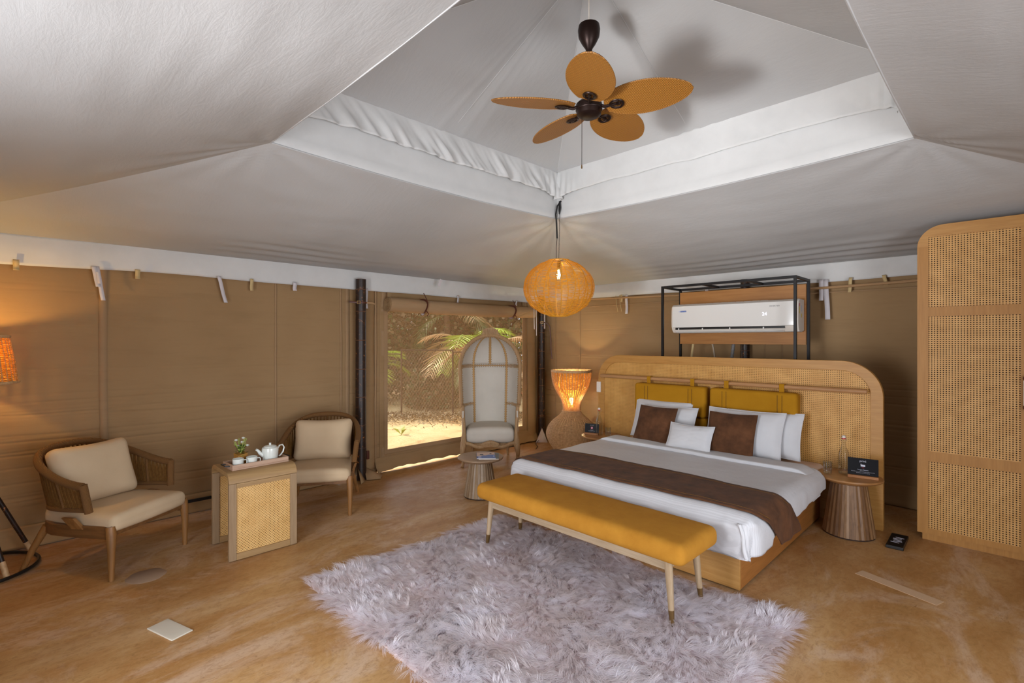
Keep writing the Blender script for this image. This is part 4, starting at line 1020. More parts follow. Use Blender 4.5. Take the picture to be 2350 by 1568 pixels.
    def pf(px, py, pz):
        a = py / hw; b = pz / hh; k = max(0, (1 - a ** 4)) * max(0, (1 - b ** 4))
        return (px * (.45 + .75 * k ** .5), py * (1 - .05 * (1 - b * b)), pz * (1 - .05 * (1 - a * a)) + .006 * nz(py * 6, pz * 6, x))
    cu = o.rbox((0, 0, 0), (.085, hw, hh), .06, 9, pf).build('back_cushion', 'cream', t)
    cu.location = (cx, cy, cz); cu.rotation_euler = (0, R(-20), yaw)
    return t
rope_chair('rope backed cream armchair at far left beside the tripod lamp', -4.645, .475, math.atan2(.58, .80), (-.14, -.02, .635, R(-8), .262, .215))
rope_chair('rope backed cream armchair right of the cane console, by the pole', -4.69, 2.055, math.atan2(-.54, .84), (-.14, 0, .615, 0, .275, .20))

# ---------------- hooded balloon chair ----------------
M['trim'] = plain('gimp_braid', (186, 146, 92), .7)
bc = thing('hooded_chair', 'tall hooded upholstered chair with carved frame before the window', 'chair', (-4.86, 4.41, 0), R(-42))
HW, HD, ZS, ZTOP = .386, .47, 1.27, 1.665; FX = .12
def shell(ph, th, k=1.0, z=None):
    if z is None: return Vector((FX - HD * k * math.cos(ph) * math.cos(th), HW * k * math.sin(ph) * math.cos(th), ZS + (ZTOP - ZS) * math.sin(th) * (1 if k == 1 else .985)))
    tp_ = .86 + .14 * (z - .4) / (ZS - .4)
    return Vector((FX - HD * k * math.cos(ph) * tp_, HW * k * math.sin(ph) * (.92 + .08 * (z - .4) / (ZS - .4)), z))
mb = MB()
mb.sheet(lambda u, v: shell(-PI / 2 + PI * u, 0, 1, .34 + (ZS - .34) * v), 40, 14)
mb.sheet(lambda u, v: shell(-PI / 2 + PI * u, PI / 2 * v * .999), 40, 18)
mb.build('hood_upholstery', 'ivory', bc, angle=180, solid=.02)
FR = [Vector((FX, -HW * (.92 + .08 * (z - .4) / (ZS - .4)) - .006, z)) for z in np.linspace(.75, ZS, 6)] + [Vector((FX, HW * 1.0 * math.sin(a), ZS + (ZTOP - ZS) * math.cos(a))) * 1.0 for a in np.linspace(-PI / 2, PI / 2, 29)[1:-1]] + [Vector((FX, HW * (.92 + .08 * (z - .4) / (ZS - .4)) + .006, z)) for z in np.linspace(ZS, .75, 6)]
fr = MB().tube(FR, .021, 12, flat=(1.15, 1)).build('arch_frame', 'antique', bc)
MB().tube([p + Vector((.014, 0, 0)) for p in FR], .011, 8).build('arch_bead', 'antique', fr)
for s_ in (-1, 1): MB().tube([(FX, s_ * (HW * .985 + .004), 1.17), (FX, s_ * (HW * .99 + .004), 1.19)], .026, 10).build('arch_collar', 'antique', fr)
# crest
crr = MB()
crr.prism([(a_ * 1.4, b_ * 1.15) for a_, b_ in [(-.085, 0), (-.07, .03), (-.075, .05), (-.05, .07), (-.03, .078), (0, .085), (.03, .078), (.05, .07), (.075, .05), (.07, .03), (.085, 0)]], 0, -.015, .012, mat=Matrix.Translation((FX, 0, ZTOP + .004)))
cr = crr.build('carved_crest', 'antique', bc, bevel=.004)
for k in range(7):
    a = (k - 3) * .030; MB().tube([(FX + .014, a * .7, ZTOP + .01), (FX + .02, a, ZTOP + .05), (FX + .016, a * 1.12, ZTOP + .083)], [.006, .008, .005], 8).build('crest_flute', 'antique', cr)
# trim bands and nailheads
def band_path(fn, n=26): return [fn(t) for t in np.linspace(0, 1, n)]
paths = []
for ph in (-.66, .66):
    paths.append([shell(ph, 0, .965, .43 + (ZS - .43) * t) for t in np.linspace(0, 1, 16)][:] + [shell(ph, PI / 2 * t * .96, .965) for t in np.linspace(.04, 1, 18)])
paths.append([shell(0, PI / 2 * t * .97, .965) for t in np.linspace(0, 1, 18)])
paths.append([shell(-PI / 2 + PI * t, 0, .965, ZS - .02) for t in np.linspace(.01, .99, 30)])
for s_ in (-1, 1): paths.append([shell(s_ * (.68 + (PI / 2 - .68) * t), 0, .965, .74 + .0 * t) for t in np.linspace(0, 1, 8)])
studs = MB()
def stud(p, r=.0075):
    studs.add([(p.x + r, p.y, p.z), (p.x - r, p.y, p.z), (p.x, p.y + r, p.z), (p.x, p.y - r, p.z), (p.x, p.y, p.z + r), (p.x, p.y, p.z - r)], [(0, 2, 4), (2, 1, 4), (1, 3, 4), (3, 0, 4), (2, 0, 5), (1, 2, 5), (3, 1, 5), (0, 3, 5)])
for P in paths:
    MB().tube(P, .013, 8, flat=(1, .5)).build('trim_band', 'trim', bc)
    acc = 0
    for a, b in zip(P[:-1], P[1:]):
        d = b - a; l_ = d.length; nv_ = Vector((-(a.x - FX + .02), -a.y, 0)).normalized(); sd = d.cross(nv_).normalized() * .0165
        while acc < l_: q = a.lerp(b, acc / l_); stud(q + sd); stud(q - sd); acc += .032
        acc -= l_
acc = 0
for a, b in zip(FR[:-1], FR[1:]):
    l_ = (b - a).length
    while acc < l_:
        q = a.lerp(b, acc / l_); c_ = Vector((FX, 0, min(ZS, q.z))); stud(q + (c_ - q).normalized() * .028 + Vector((-.004, 0, 0)), .006); acc += .03
    acc -= l_
# seat
def sf(x, y, z): return (x, y * (1 - .10 * max(0, -x) / .3), z + (.02 * (1 - (y / .34) ** 2) if z > 0 else 0) + (-.035 * math.exp(-((abs(y) - .2) / .09) ** 2) * (x > .1) * 0))
MB().rbox((-.02, 0, .375), (.30, .318, .095), .075, 9, sf).build('seat_cushion', 'ivory', bc)
def rail(t):
    y = -.33 + .66 * t; e = abs(2 * t - 1); z = .275 + .018 * math.cos(e * PI * 2.2) - .03 * (1 - e) ** 2; return Vector((.285 + .02 * (1 - e * e), y, z))
MB().tube([rail(t) for t in np.linspace(0, 1, 30)], .021, 10, flat=(.8, 1.1)).build('front_rail', 'antique', bc)
for t in np.linspace(.04, .96, 24): q = rail(t); stud(q + Vector((.012, 0, .024 + .045 * max(0, 1 - (abs(2 * t - 1) / .36) ** 2))), .006)
cv = MB().rbox((.315, 0, .285), (.016, .115, .042), .015, 8, lambda x, y, z: (x, y, z * math.sqrt(max(.05, 1 - (y / .118) ** 2)) + .012 * math.cos(y * 40) * .3)).build('carved_cartouche', 'antique', bc)
for k in range(13):
    a = (k - 6) / 6; MB().tube([(.33, a * .02, .27), (.336, a * .055, .285 + .012 * (1 - abs(a))), (.33, a * .098, .275 + .03 * (1 - a * a))], [.007, .006, .003], 6).build('carved_leaf', 'antique', cv)
for s_ in (-1, 1):
    y = s_ * .335
    MB().tube([(.27, y, .31), (.30, y * 1.02, .24), (.315, y * 1.05, .17), (.285, y * 1.03, .08), (.29, y * 1.03, .03), (.32, y * 1.05, .0)], [.040, .038, .028, .018, .017, .021], 12).build('leg', 'antique', bc)
    MB().tube([(-.25, s_ * .23, .30), (-.28, s_ * .24, .15), (-.33, s_ * .25, .0)], [.026, .022, .016], 10).build('leg', 'antique', bc)
    ap = MB().tube([(.275, y, .29), (.262, y, .36), (.27, y * .985, .44), (.24, y * 1.0, .54), (.215, y * 1.03, .62), (.20, y * 1.05, .70), (.19, y * 1.06, .735)], [.038, .032, .022, .020, .023, .024, .022], 12).build('arm_post', 'antique', bc)
    MB().tube([(.20, y * 1.06, .742), (.17, y * 1.06, .755), (.13, y * 1.05, .757), (.10, y * 1.04, .75)], [.024, .022, .02, .016], 10).build('armrest', 'antique', ap)
    for k in range(5): MB().tube([(.285 + .03, y + (k - 2) * .011, .25 + .01 * k), (.30, y + (k - 2) * .013, .30), (.285, y + (k - 2) * .009, .35)], [.006, .007, .004], 6).build('carved_leaf', 'antique', ap)
    MB().sheet(lambda u, v: (FX - .02 + .14 * u, s_ * (.335 + .012 * u), .33 + (.40 - .04 * u) * v), 6, 8).build('side_upholstery', 'ivory', bc, solid=.018)
MB().box(-.25, .26, -.30, .30, .255, .285).build('seat_frame', 'antique', bc)
stuff(studs.build('nailheads', 'trim', bc, smooth=False))

# ---------------- wicker hourglass floor lamp ----------------
def interp(prof, z):
    for (z0, r0), (z1, r1) in zip(prof[:-1], prof[1:]):
        if z0 <= z <= z1:
            t = (z - z0) / (z1 - z0); return r0 + (r1 - r0) * t
    return prof[-1][1]
def smoothprof(prof):
    zs = [p[0] for p in prof]; out = []
    P = [prof[0]] + prof + [prof[-1]]
    for i in range(1, len(P) - 2):
        for k in range(8):
            t = k / 8; f = lambda a, b, c, d: .5 * (2 * b + (c - a) * t + (2 * a - 5 * b + 4 * c - d) * t * t + (3 * b - a - 3 * c + d) * t ** 3)
            out.append((P[i][0] + (P[i + 1][0] - P[i][0]) * t, f(P[i - 1][1], P[i][1], P[i + 1][1], P[i + 2][1])))
    out.append(prof[-1]); return out
wlp = thing('wicker_floor_lamp', 'hourglass wicker floor lamp glowing left of the bed', 'lamp', (-4.39, 5.54, 0))
prof = smoothprof([(0, .20), (.06, .245), (.16, .315), (.27, .352), (.38, .325), (.47, .25), (.54, .165), (.60, .122), (.66, .118), (.74, .135), (.84, .19), (.95, .245), (1.06, .272), (1.17, .282)])
def weave(name, par, prof, z0, z1, dz, nst, rad, mat, gaps=0, amp=.004, seed=1, sr=None, nseg=3, hide=None):
    rr = random.Random(seed); mb = MB(); z = z0; i = 0; nk = nst * nseg
    while z < z1:
        r = interp(prof, z); pts = []; jz = rr.uniform(-.1, .1) * dz
        start = None
        ring = []
        for k in range(nk):
            a = 2 * PI * k / nk; s_ = (1 if (k // nseg + i) % 2 else -1) * amp * math.sin(PI * ((k % nseg) + .5) / nseg)
            ring.append((Vector(((r + s_) * math.cos(a), (r + s_) * math.sin(a), z + jz + .25 * dz * nz(a * 2, z * 8, seed)))))
        if gaps and rr.random() < gaps:
            k0 = rr.randrange(nk); ring = [ring[(k0 + k) % nk] for k in range(int(nk * rr.uniform(.6, .95)))]; mb.tube(ring, rad, 4)
        else: mb.tube(ring, rad, 4, closed=True)
        z += dz; i += 1
    return stuff(mb.build(name, mat, par, angle=60))
weave('upper_weave', wlp, prof, .595, 1.15, .0088, 36, .0034, 'wicker', gaps=.0, amp=.003, seed=3)
weave('lower_weave', wlp, prof, .01, .595, .0083, 40, .0044, 'wicker_low', amp=.004, seed=5)
mb = MB()
for k in range(44):
    a = 2 * PI * k / 44; mb.tube([((r + .004) * math.cos(a), (r + .004) * math.sin(a), z) for z, r in prof[::2]], .0046, 5)
stuff(mb.build('stakes', 'wicker_low', wlp))
MB().tube([(.283 * math.cos(a), .283 * math.sin(a), 1.165 + .003 * math.sin(a * 30)) for a in np.linspace(0, 2 * PI, 97)[:-1]], .014, 8, closed=True, flat=(.6, 1.3)).build('rim', 'wicker_low', wlp)
MB().tube([(.13 * math.cos(a), .13 * math.sin(a), .60) for a in np.linspace(0, 2 * PI, 41)[:-1]], .007, 6, closed=True).build('waist_ring', 'wicker_low', wlp)
MB().tube([(0, 0, .01), (0, 0, .66)], .010, 8).build('lamp_stem', 'dark', wlp)
MB().lathe([(0, 0), (.12, 0), (.12, .012), (0, .012)], 24).build('stem_base', 'dark', wlp)
MB().lathe([(0, .68), (.015, .685), (.018, .71), (.028, .745), (.028, .765), (.018, .785), (0, .79)], 16).build('bulb', 'bulb', wlp)
light('lamp_glow', 'POINT', (-4.39, 5.54, .83), 26, (1, .84, .46), shadow_soft_size=.035)

# ---------------- pendant lamp ----------------
pl = thing('pendant_lamp', 'golden woven rattan globe pendant hanging from the roof corner', 'lamp', (-3.44, 4.12, 1.86))
pp = smoothprof([(0, .10), (.035, .20), (.11, .305), (.20, .362), (.30, .385), (.40, .365), (.49, .305), (.56, .215), (.60, .12)])
mb = MB(); rr = random.Random(2); NR = 16; z = .012; i = 0
def scal(a, r): return r * (1 - .055 * (1 - abs(math.sin(a * NR / 2))) ** 1.5)
row = {}
for sct in range(NR):
    z = .012 + rr.uniform(0, .004)
    while z < .595:
        d = rr.random(); dense = nz(sct * 3.1, z * 9, 2)
        if dense > -.28 or rr.random() < .45:
            r = interp(pp, z); a0 = 2 * PI * sct / NR; a1 = 2 * PI * (sct + 1) / NR; tl2 = rr.uniform(-.003, .003)
            mb.tube([(scal(a, r) * math.cos(a), scal(a, r) * math.sin(a), z + tl2 * (k - 2) * .5) for k, a in enumerate(np.linspace(a0, a1, 5))], .0019, 3, caps=False)
        z += rr.uniform(.0048, .0072)
stuff(mb.build('rattan_strands', 'rattan', pl, angle=80))
for k in range(NR):
    a = 2 * PI * k / NR; MB().tube([(scal(a, r) * math.cos(a), scal(a, r) * math.sin(a), z) for z, r in pp[::3] + [pp[-1]]], .0055, 6).build('rib', 'rattan', pl)
for z_, r_ in ((.003, .10), (.60, .115)): MB().tube([(r_ * math.cos(a), r_ * math.sin(a), z_) for a in np.linspace(0, 2 * PI, 33)[:-1]], .006, 6, closed=True).build('end_ring', 'rattan', pl)
for k in range(3): MB().tube([(0, 0, .60), (.115 * math.cos(k * 2.1), .115 * math.sin(k * 2.1), .60)], .004, 5).build('spider_arm', 'dark', pl)
MB().lathe([(.006, .60), (.016, .59), (.018, .53), (.012, .52), (0, .52)], 14).build('bulb_socket', 'bronze', pl)
MB().lathe([(0, .395), (.018, .40), (.033, .43), (.034, .455), (.024, .49), (.014, .518), (0, .52)], 18).build('bulb', 'glass', pl)
MB().tube([(0, 0, .42), (.004, .004, .46), (-.003, -.003, .50)], .011, 8).build('filament', 'bulb', pl)
light('pendant_glow', 'POINT', (-3.44, 4.12, 2.30), 8, (1, .86, .55), shadow_soft_size=.03)
ch = MB()
for k in range(46):
    z = .605 + k * .0135
    e = Matrix.Translation((.012 * math.sin(k * .05), 0, z)) @ Matrix.Rotation(PI / 2 * (k % 2), 4, 'Z')
    ch.tube([(.0045 * math.cos(a), 0, .009 * math.sin(a)) for a in np.linspace(0, 2 * PI, 9)[:-1]], .0013, 4, closed=True, mat=e)
stuff(ch.build('chain', 'bronze', pl))
MB().tube([(0, .0, .60), (-.018, -.018, .62), (-.018, -.018, .74), (-.012, -.012, .86)], .003, 6).build('flex', 'bronze', pl)
MB().tube([(-.012, -.012, .84), (-.016, -.016, 1.0), (-.022, -.022, 1.1), (-.01, -.01, 1.19), (.015, .02, 1.245)], .0085, 8).build('conduit', 'black', pl)
MB().tube([(.008, 0, 1.1), (.013, .004, 1.17), (.006, .01, 1.24)], [.006, .014, .01], 7).build('cable_knot', 'black', pl)

# ---------------- tripod lamp at far left ----------------
tl0 = thing('tripod_lamp', 'lit wicker tripod lamp cropped by the left edge', 'lamp', (-5.0, -.27, 0))
top_ = Vector((0, 0, .86))
feet = [Vector((.29, .20, .015)), Vector((-.12, .33, .015)), Vector((-.02, -.36, .015))]
for fpt in feet:
    lg = MB().tube([top_ + (fpt - top_) * -.05, fpt], .0145, 10).build('leg', 'bamboo', tl0)
    a = top_.lerp(fpt, .88); MB().tube([a, fpt + Vector((0, 0, .002))], .0175, 10).build('rattan_wrap', 'wicker_low', lg)
MB().tube([(.12 + 0 * 1 - .12 + .33 * math.cos(a) + .03, .33 * math.sin(a) + .03, .018) for a in np.linspace(0, 2 * PI, 41)[:-1]], .012, 8, closed=True).build('foot_ring', 'black', tl0)
MB().tube([(0, 0, .80), (0, 0, 1.42)], .012, 10).build('pole', 'bamboo', tl0)
ps = [(0, .252), (.165, .232), (.33, .205)]
tsh = bpy.data.objects.new('lamp_shade', None); COL.objects.link(tsh); tsh.parent = tl0; tsh.location = (0, 0, 1.30)
weave('shade_weave', tsh, ps, .012, .32, .0072, 40, .0034, 'wicker', amp=.003, seed=8)
mb = MB()
for k in range(40):
    a = 2 * PI * k / 40; mb.tube([(r * math.cos(a), r * math.sin(a), z) for z, r in ps], .004, 5)
stuff(mb.build('stakes', 'wicker_low', tsh))
MB().tube([(.254 * math.cos(a), .254 * math.sin(a), .006) for a in np.linspace(0, 2 * PI, 61)[:-1]], .011, 8, closed=True).build('rim', 'wicker_low', tsh)
MB().tube([(.206 * math.cos(a), .206 * math.sin(a), .325) for a in np.linspace(0, 2 * PI, 61)[:-1]], .012, 8, closed=True).build('rim', 'wicker_low', tsh)
MB().lathe([(0, 1.42), (.02, 1.43), (.03, 1.47), (.028, 1.50), (0, 1.52)], 14).build('bulb', 'bulb', tl0)
light('tripod_glow', 'POINT', (-5.0, -.27, 1.56), 16, (1, .6, .16), shadow_soft_size=.025)

# ---------------- ceiling fan ----------------
fan = thing('ceiling_fan', 'five blade ceiling fan with woven palm leaf blades', 'fan', (CX, CY, 3.13))
MB().lathe([(0, -.055), (.055, -.055), (.078, -.04), (.083, -.015), (.085, 0), (.085, .03), (.07, .045), (.035, .06), (.02, .08), (0, .085)], 36).build('motor_housing', 'bronze', fan)
MB().lathe([(.0855, -.012), (.088, -.008), (.0855, -.004)], 36).build('housing_ring', 'bronze', fan)
MB().tube([(0, 0, .08), (0, 0, .375)], .013, 12).build('down_rod', 'bronze', fan)
MB().lathe([(.015, .37), (.02, .375), (.022, .395), (.045, .43), (.068, .475), (.073, .52), (.068, .55), (.045, .565), (0, .568)], 32).build('canopy', 'bronze', fan)
MB().tube([(0, 0, .56), (0, 0, ZP - 3.13)], .0055, 8).build('hanging_cable', 'ac2', fan)
def leafmat():
    t = NT('woven_palm_blade'); tc = t.n('TexCoord'); sp_ = t.n('SeparateXYZ'); t.l(tc.outputs['Object'], sp_.inputs[0])
    a = t.math('SINE', t.math('MULTIPLY', sp_.outputs[0], 520)); b = t.math('SINE', t.math('MULTIPLY', sp_.outputs[1], 360)); h = t.math('MULTIPLY', a, b)
    h2 = t.math('ADD', t.math('MULTIPLY', h, .5), .5)
    t.col(t.ramp(h2, [(.15, srgb(104, 62, 14)), (.55, srgb(148, 96, 28)), (.97, srgb(182, 130, 62))])); t.b.inputs['Roughness'].default_value = .5; t.bump(h2, .5, .004); return t.m
M['blade'] = leafmat()
bp = None
for i, az in enumerate((20, 92, 164, 236, 308)):
    rt = Matrix.Rotation(R(az), 4, 'Z')
    if bp is None:
        br = MB(); Lb = .545
        ol = []
        for k in range(41):
            t_ = k / 40; ww = .147 * (math.sin(PI * min(1, max(0, .04 + .96 * t_)) ** .93)) ** .52 if 0 < t_ < 1 else 0
            ol.append((.105 + Lb * t_, ww))
        up = [(x, w_, 0) for x, w_ in ol]; dn = [(x, -w_, 0) for x, w_ in ol[1:-1]][::-1]
        rim = up + dn; n = len(rim)
        br.add([(x, y, .003) for x, y, _ in rim] + [(x, y, -.003) for x, y, _ in rim], [tuple(range(n)), tuple(range(n, 2 * n))[::-1]] + [(k, n + k, n + (k + 1) % n, (k + 1) % n) for k in range(n)])
        b0 = br.build('blade', 'blade', fan, smooth=False)
        e0 = MB().tube([(x, y, 0) for x, y, _ in rim], .0045, 6, closed=True).build('blade_rim', 'blade', b0)
        arm = MB(); arm.tube([(.075, 0, .005), (.11, 0, -.012), (.15, 0, -.008)], [.012, .010, .010], 8)
        arm.tube([(.185 + .04 * math.cos(a), .036 * math.sin(a), -.010) for a in np.linspace(0, 2 * PI, 25)[:-1]], .009, 8, closed=True, flat=(1, .6))
        arm.tube([(.15, 0, -.01), (.21, 0, -.010)], .008, 8); arm.lathe([(0, -.018), (.012, -.016), (.012, -.004), (0, -.004)], 12, (.19, 0, 0))
        arm.tube([(.14, .0, -.01), (.165, .028, -.012), (.20, .03, -.012)], .006, 6); arm.tube([(.14, .0, -.01), (.165, -.028, -.012), (.20, -.03, -.012)], .006, 6)
        a0_ = arm.build('blade_iron', 'bronze', fan)
        pairs = [(b0, e0, a0_)]
    else:
        b1 = b0.copy(); COL.objects.link(b1); b1.parent = fan; e1 = e0.copy(); COL.objects.link(e1); e1.parent = b1; a1_ = a0_.copy(); COL.objects.link(a1_); a1_.parent = fan; pairs.append((b1, e1, a1_))
    b_, _, a_ = pairs[-1]
    b_.matrix_basis = rt @ Matrix.Translation((0, 0, .012)) @ Matrix.Rotation(R(-14), 4, 'X') @ Matrix.Rotation(R(1), 4, 'Y'); a_.matrix_basis = rt @ Matrix.Translation((0, 0, .005)) @ Matrix.Rotation(R(-13), 4, 'X')
mb = MB(); mb.tube([(-.02, -.05, -.04), (-.02, -.052, -.375)], .0018, 5); mb.build('pull_chain', 'bronze', fan)
MB().lathe([(0, -.405), (.005, -.40), (.0045, -.385), (.002, -.375), (0, -.372)], 8, (-.02, -.052, 0)).build('chain_fob', 'brass', fan)

# ---------------- air conditioner, board and steel frame ----------------
sf_ = thing('steel_stand', 'black steel box frame with oak board behind the headboard', 'frame', (-2.12, 5.41, 0))
def bar(x0, x1, y0, y1, z0, z1, nm='bar'): return MB().box(x0 + 2.12, x1 + 2.12, y0 - 5.41, y1 - 5.41, z0, z1).build(nm, 'dark', sf_, bevel=.001)
fx0, fx1, fy0, fy1, fz, s_ = -2.815, -1.425, 5.19, 5.65, 2.215, .025
for x in (fx0, fx1 - s_):
    for y in (fy0, fy1 - s_): bar(x, x + s_, y, y + s_, 0, fz, 'upright')
for y in (fy0, fy1 - s_): bar(fx0 + s_, fx1 - s_, y, y + s_, fz - s_, fz)
for x in (fx0, fx1 - s_, fx0 + .46, fx0 + .93): bar(x, x + s_, fy0 + s_, fy1 - s_, fz - s_ * .96, fz - .001)
MB().box(-2.79 + 2.12, -1.45 + 2.12, 5.60 - 5.41, 5.622 - 5.41, 1.555, 2.165).build('back_board', wood('ac_board_oak', (178, 122, 60), (160, 104, 44), 0, .5), sf_, bevel=.001)
ac = thing('air_conditioner', 'white split air conditioner mounted on the oak board', 'air conditioner', (-2.13, 5.50, 1.845))
ax = .665
def acprof(): return [(.095, .165), (-.06, .165), (-.098, .14), (-.105, .10), (-.108, -.03), (-.106, -.085), (-.09, -.125), (-.06, -.16), (.02, -.165), (.095, -.15)]
P = acprof(); n = len(P); mb = MB()
mb.add([(x, p[0], p[1]) for x in (-ax, ax) for p in P], [tuple(range(n)), tuple(range(n, 2 * n))[::-1]] + [(k, n + k, n + (k + 1) % n, (k + 1) % n) for k in range(n)])
mb.build('body', 'ac2', ac, bevel=.006)
fpl = MB().rbox((0, -.113, .022), (ax - .02, .007, .122), .006, 6).build('front_panel', 'ac', ac)
MB().box(-ax + .03, ax - .03, -.112, -.108, -.079, -.074).build('panel_seam', 'greyprint', ac)
lv = MB().box(-ax + .05, ax - .13, -.004, .004, -.019, .019).build('louver', 'ac', ac, bevel=.003); lv.location = (0, -.082, -.150); lv.rotation_euler = (R(58), 0, 0)
MB().box(-ax + .05, ax - .12, -.1045, -.09, -.124, -.098).build('outlet', 'black', ac)
for x in (-.58, -.30, 0, .34): MB().box(x, x + .012, -.107, -.10, -.128, -.108).build('louver_clip', 'ac', ac)
for k in range(12): MB().box(-ax + .05 + k * .083, -ax + .05 + k * .083 + .072, -.05, .06, .1652, .168).build('intake_grille', 'ac2', ac)
MB().box(-.545, -.475, -.1215, -.1203, .075, .092).build('logo_plate', 'blueprint', ac); MB().box(-.565, -.547, -.1215, -.1203, .075, .092).build('logo_plate', 'print', ac)
text('BLUE STAR', 'lettering', .0125, 'print', ac, at(-.51, -.1218, .0835)); text('INVERTER', 'lettering', .022, 'greyprint', ac, at(.455, -.1205, .10)); text('24', 'display_digits', .048, 'led', ac, at(.36, -.1205, .022))
for z0, z1, m_ in ((.02, .09, 'yellowprint'), (.09, .12, 'redprint')): MB().box(ax + .0005, ax + .001, -.07, -.05, z0, z1).build('rating_sticker', m_, ac)
MB().box(ax + .0005, ax + .001, -.01, .01, -.02, .02).build('rating_sticker', 'yellowprint', ac); MB().box(ax + .0005, ax + .001, -.02, .012, .04, .10).build('rating_sticker', 'print', ac)
dh = thing('drain_hoses', 'grey corrugated hose and pale pipes below the air conditioner', 'hose', (-2.4, 5.55, 1.5))
MB().tube([(-.25, .1, .06), (-.28, .12, -.1), (-.36, .14, -.35)], .014, 8).build('pipe', 'cream_strap', dh)
MB().tube([(-.02, .1, .06), (0, .12, -.1), (.01, .14, -.4)], .012, 8).build('pipe', 'wire', dh)
zz = np.linspace(.08, -.5, 60); MB().tube([(.22 - .12 * (.08 - z), .1, z) for z in zz], [.018 + .0025 * math.sin(i * 1.6) for i in range(60)], 10).build('corrugated_hose', 'greyprint', dh)

# ---------------- wardrobe ----------------
wd_ = thing('wardrobe', 'tall oak wardrobe with cane panel doors at the right edge', 'wardrobe', (.09, 5.44, 0))
wx0, wx1, wtop, wr_ = -.533 - .09, .713 - .09, 2.512, .165
def wout(d, x0=wx0, x1=wx1): return [(x0 + d, .05)] + arc(x0 + wr_, wtop - wr_, wr_ - d, 180, 90, 10) + arc(x1 - wr_, wtop - wr_, wr_ - d, 90, 0, 10) + [(x1 - d, .05)]
MB().prism(wout(.002), 1, -.28, .30).build('carcass', 'wardrobe', wd_, smooth=True)
MB().box(wx0 + .03, wx1 - .03, -.28, .29, .0, .05).build('plinth', 'wardrobe', wd_)
def door(x0, x1, left):
    d = bpy.data.objects.new('door', None); COL.objects.link(d); d.parent = wd_; d.location = (0, -.302, 0)
    ys = (-.0, .020)
    if left: outer = [(x0, .055), (x0, wtop - wr_)] + arc(x0 + wr_, wtop - wr_, wr_, 180, 90, 10)[1:] + [(x1, wtop), (x1, .055)]
    else: outer = [(x0, .055), (x0, wtop)] + arc(x1 - wr_, wtop - wr_, wr_, 90, 0, 10) + [(x1, .055)]
    # stiles and rails
    a, b = (x0 + .07, x1 - .055) if left else (x0 + .055, x1 - .07)
    MB().box(x0 + .0002, a, *ys, .055, wtop - wr_).build('stile', 'wardrobe', d); 
    MB().box(b, x1 - .0002, *ys, .055, wtop - wr_).build('stile', 'wardrobe', d)
    top = [p for p in outer if p[1] >= wtop - wr_ - 1e-6]
    inner = [(a, wtop - wr_), (a, 2.42), (b, 2.42), (b, wtop - wr_)]
    if left: pts = [(x0, wtop - wr_)] + arc(x0 + wr_, wtop - wr_, wr_, 180, 90, 10)[1:] + [(x1, wtop), (x1, wtop - wr_), (b, wtop - wr_), (b, 2.42), (a, 2.42), (a, wtop - wr_)]
    else: pts = [(x0, wtop - wr_), (x0, wtop)] + arc(x1 - wr_, wtop - wr_, wr_, 90, 0, 10) + [(b, wtop - wr_), (b, 2.42), (a, 2.42), (a, wtop - wr_)]
    mb = MB(); n = len(pts); mb.prism(pts, 1, *ys); mb.build('top_rail', 'oak', d, smooth=False)
    for z0, z1 in ((.055, .097), (.633, .713), (1.788, 1.865)): MB().box(a + .0002, b - .0002, *ys, z0, z1).build('rail', 'wardrobe', d)
    for z0, z1 in ((.097, .633), (.713, 1.788), (1.865, 2.42)):
        MB().box(a, b, .006, .009, z0, z1).build('cane_panel', 'cane_x', d); 
    hx = (x1 - .030) if left else (x0 + .022)
    MB().tube([(hx, -.03, 1.13), (hx, -.03, 1.31)], .016, 12).build('handle', 'ac2', d)
    for z in (1.115, 1.325): MB().tube([(hx, .0, z), (hx, -.03, z)], .014, 10).build('handle_end', 'leather', d); MB().rbox((hx, -.03, z), (.018, .018, .018), .017, 2).build('handle_end', 'leather', d)
door(wx0, 0.0 - .002, True) if False else door(wx0, .018, True)
door(.021, wx1, False)
# dark sheets behind the cane; the interior's shade is put into their colour
for x0, x1 in ((wx0 + .03, .0), (.04, wx1 - .03)): MB().box(x0, x1, -.2835, -.281, .08, 2.44).build('interior_shade', 'cane_back', wd_)

# ---------------- small things ----------------
fb_ = thing('floor_socket', 'black floor socket plate with white print by the wardrobe', 'socket', (-.63, 4.90, .0), R(1))
MB().box(-.055, .055, -.16, .16, .0, .025).build('box', 'black', fb_, bevel=.004)
for k in range(5): MB().box(-.026 , .028, -.07 + k * .032, -.06 + k * .032, .0252, .026, Matrix.Rotation(R(8 if k % 2 else -8), 4, 'Z')).build('lettering', 'print', fb_)
fp = MB().rbox((0, 0, .004), (.055, .12, .004), .0035, 4).build('stone_patch', plain('white_stone', (206, 198, 182), .5)); fp.location = (-3.265, .58, 0); fp.rotation_euler = (0, 0, R(-72)); tag(fp, 'small white stone slab set in the left floor', 'slab')
fc = MB().lathe([(0, 0), (.115, 0), (.11, .003), (0, .004)], 40, rf=lambda k, n, i: 1 + .05 * math.sin(k * .9) * (k % 7 > 3)).build('cement_patch', plain('pale_cement', (158, 130, 106), .8)); fc.location = (-4.13, .60, 0); tag(fc, 'round pale cement patch by the left armchair leg', 'patch')
fs = MB().box(-.23, .23, -.045, .045, 0, .002).build('cement_strip', plain('pale_cement_strip', (196, 164, 132), .55)); fs.location = (-.52, 4.03, 0); fs.rotation_euler = (0, 0, R(-38 + 20)); tag(fs, 'oblong pale cement strip in floor near the wardrobe', 'patch')
bd = MB().box(-.008, .008, -.16, .16, 0, .028).build('black_bar', 'black', bevel=.003); bd.location = (XW + .085, 1.24, .11); tag(bd, 'short black bar at the foot of the left canvas wall', 'bar')
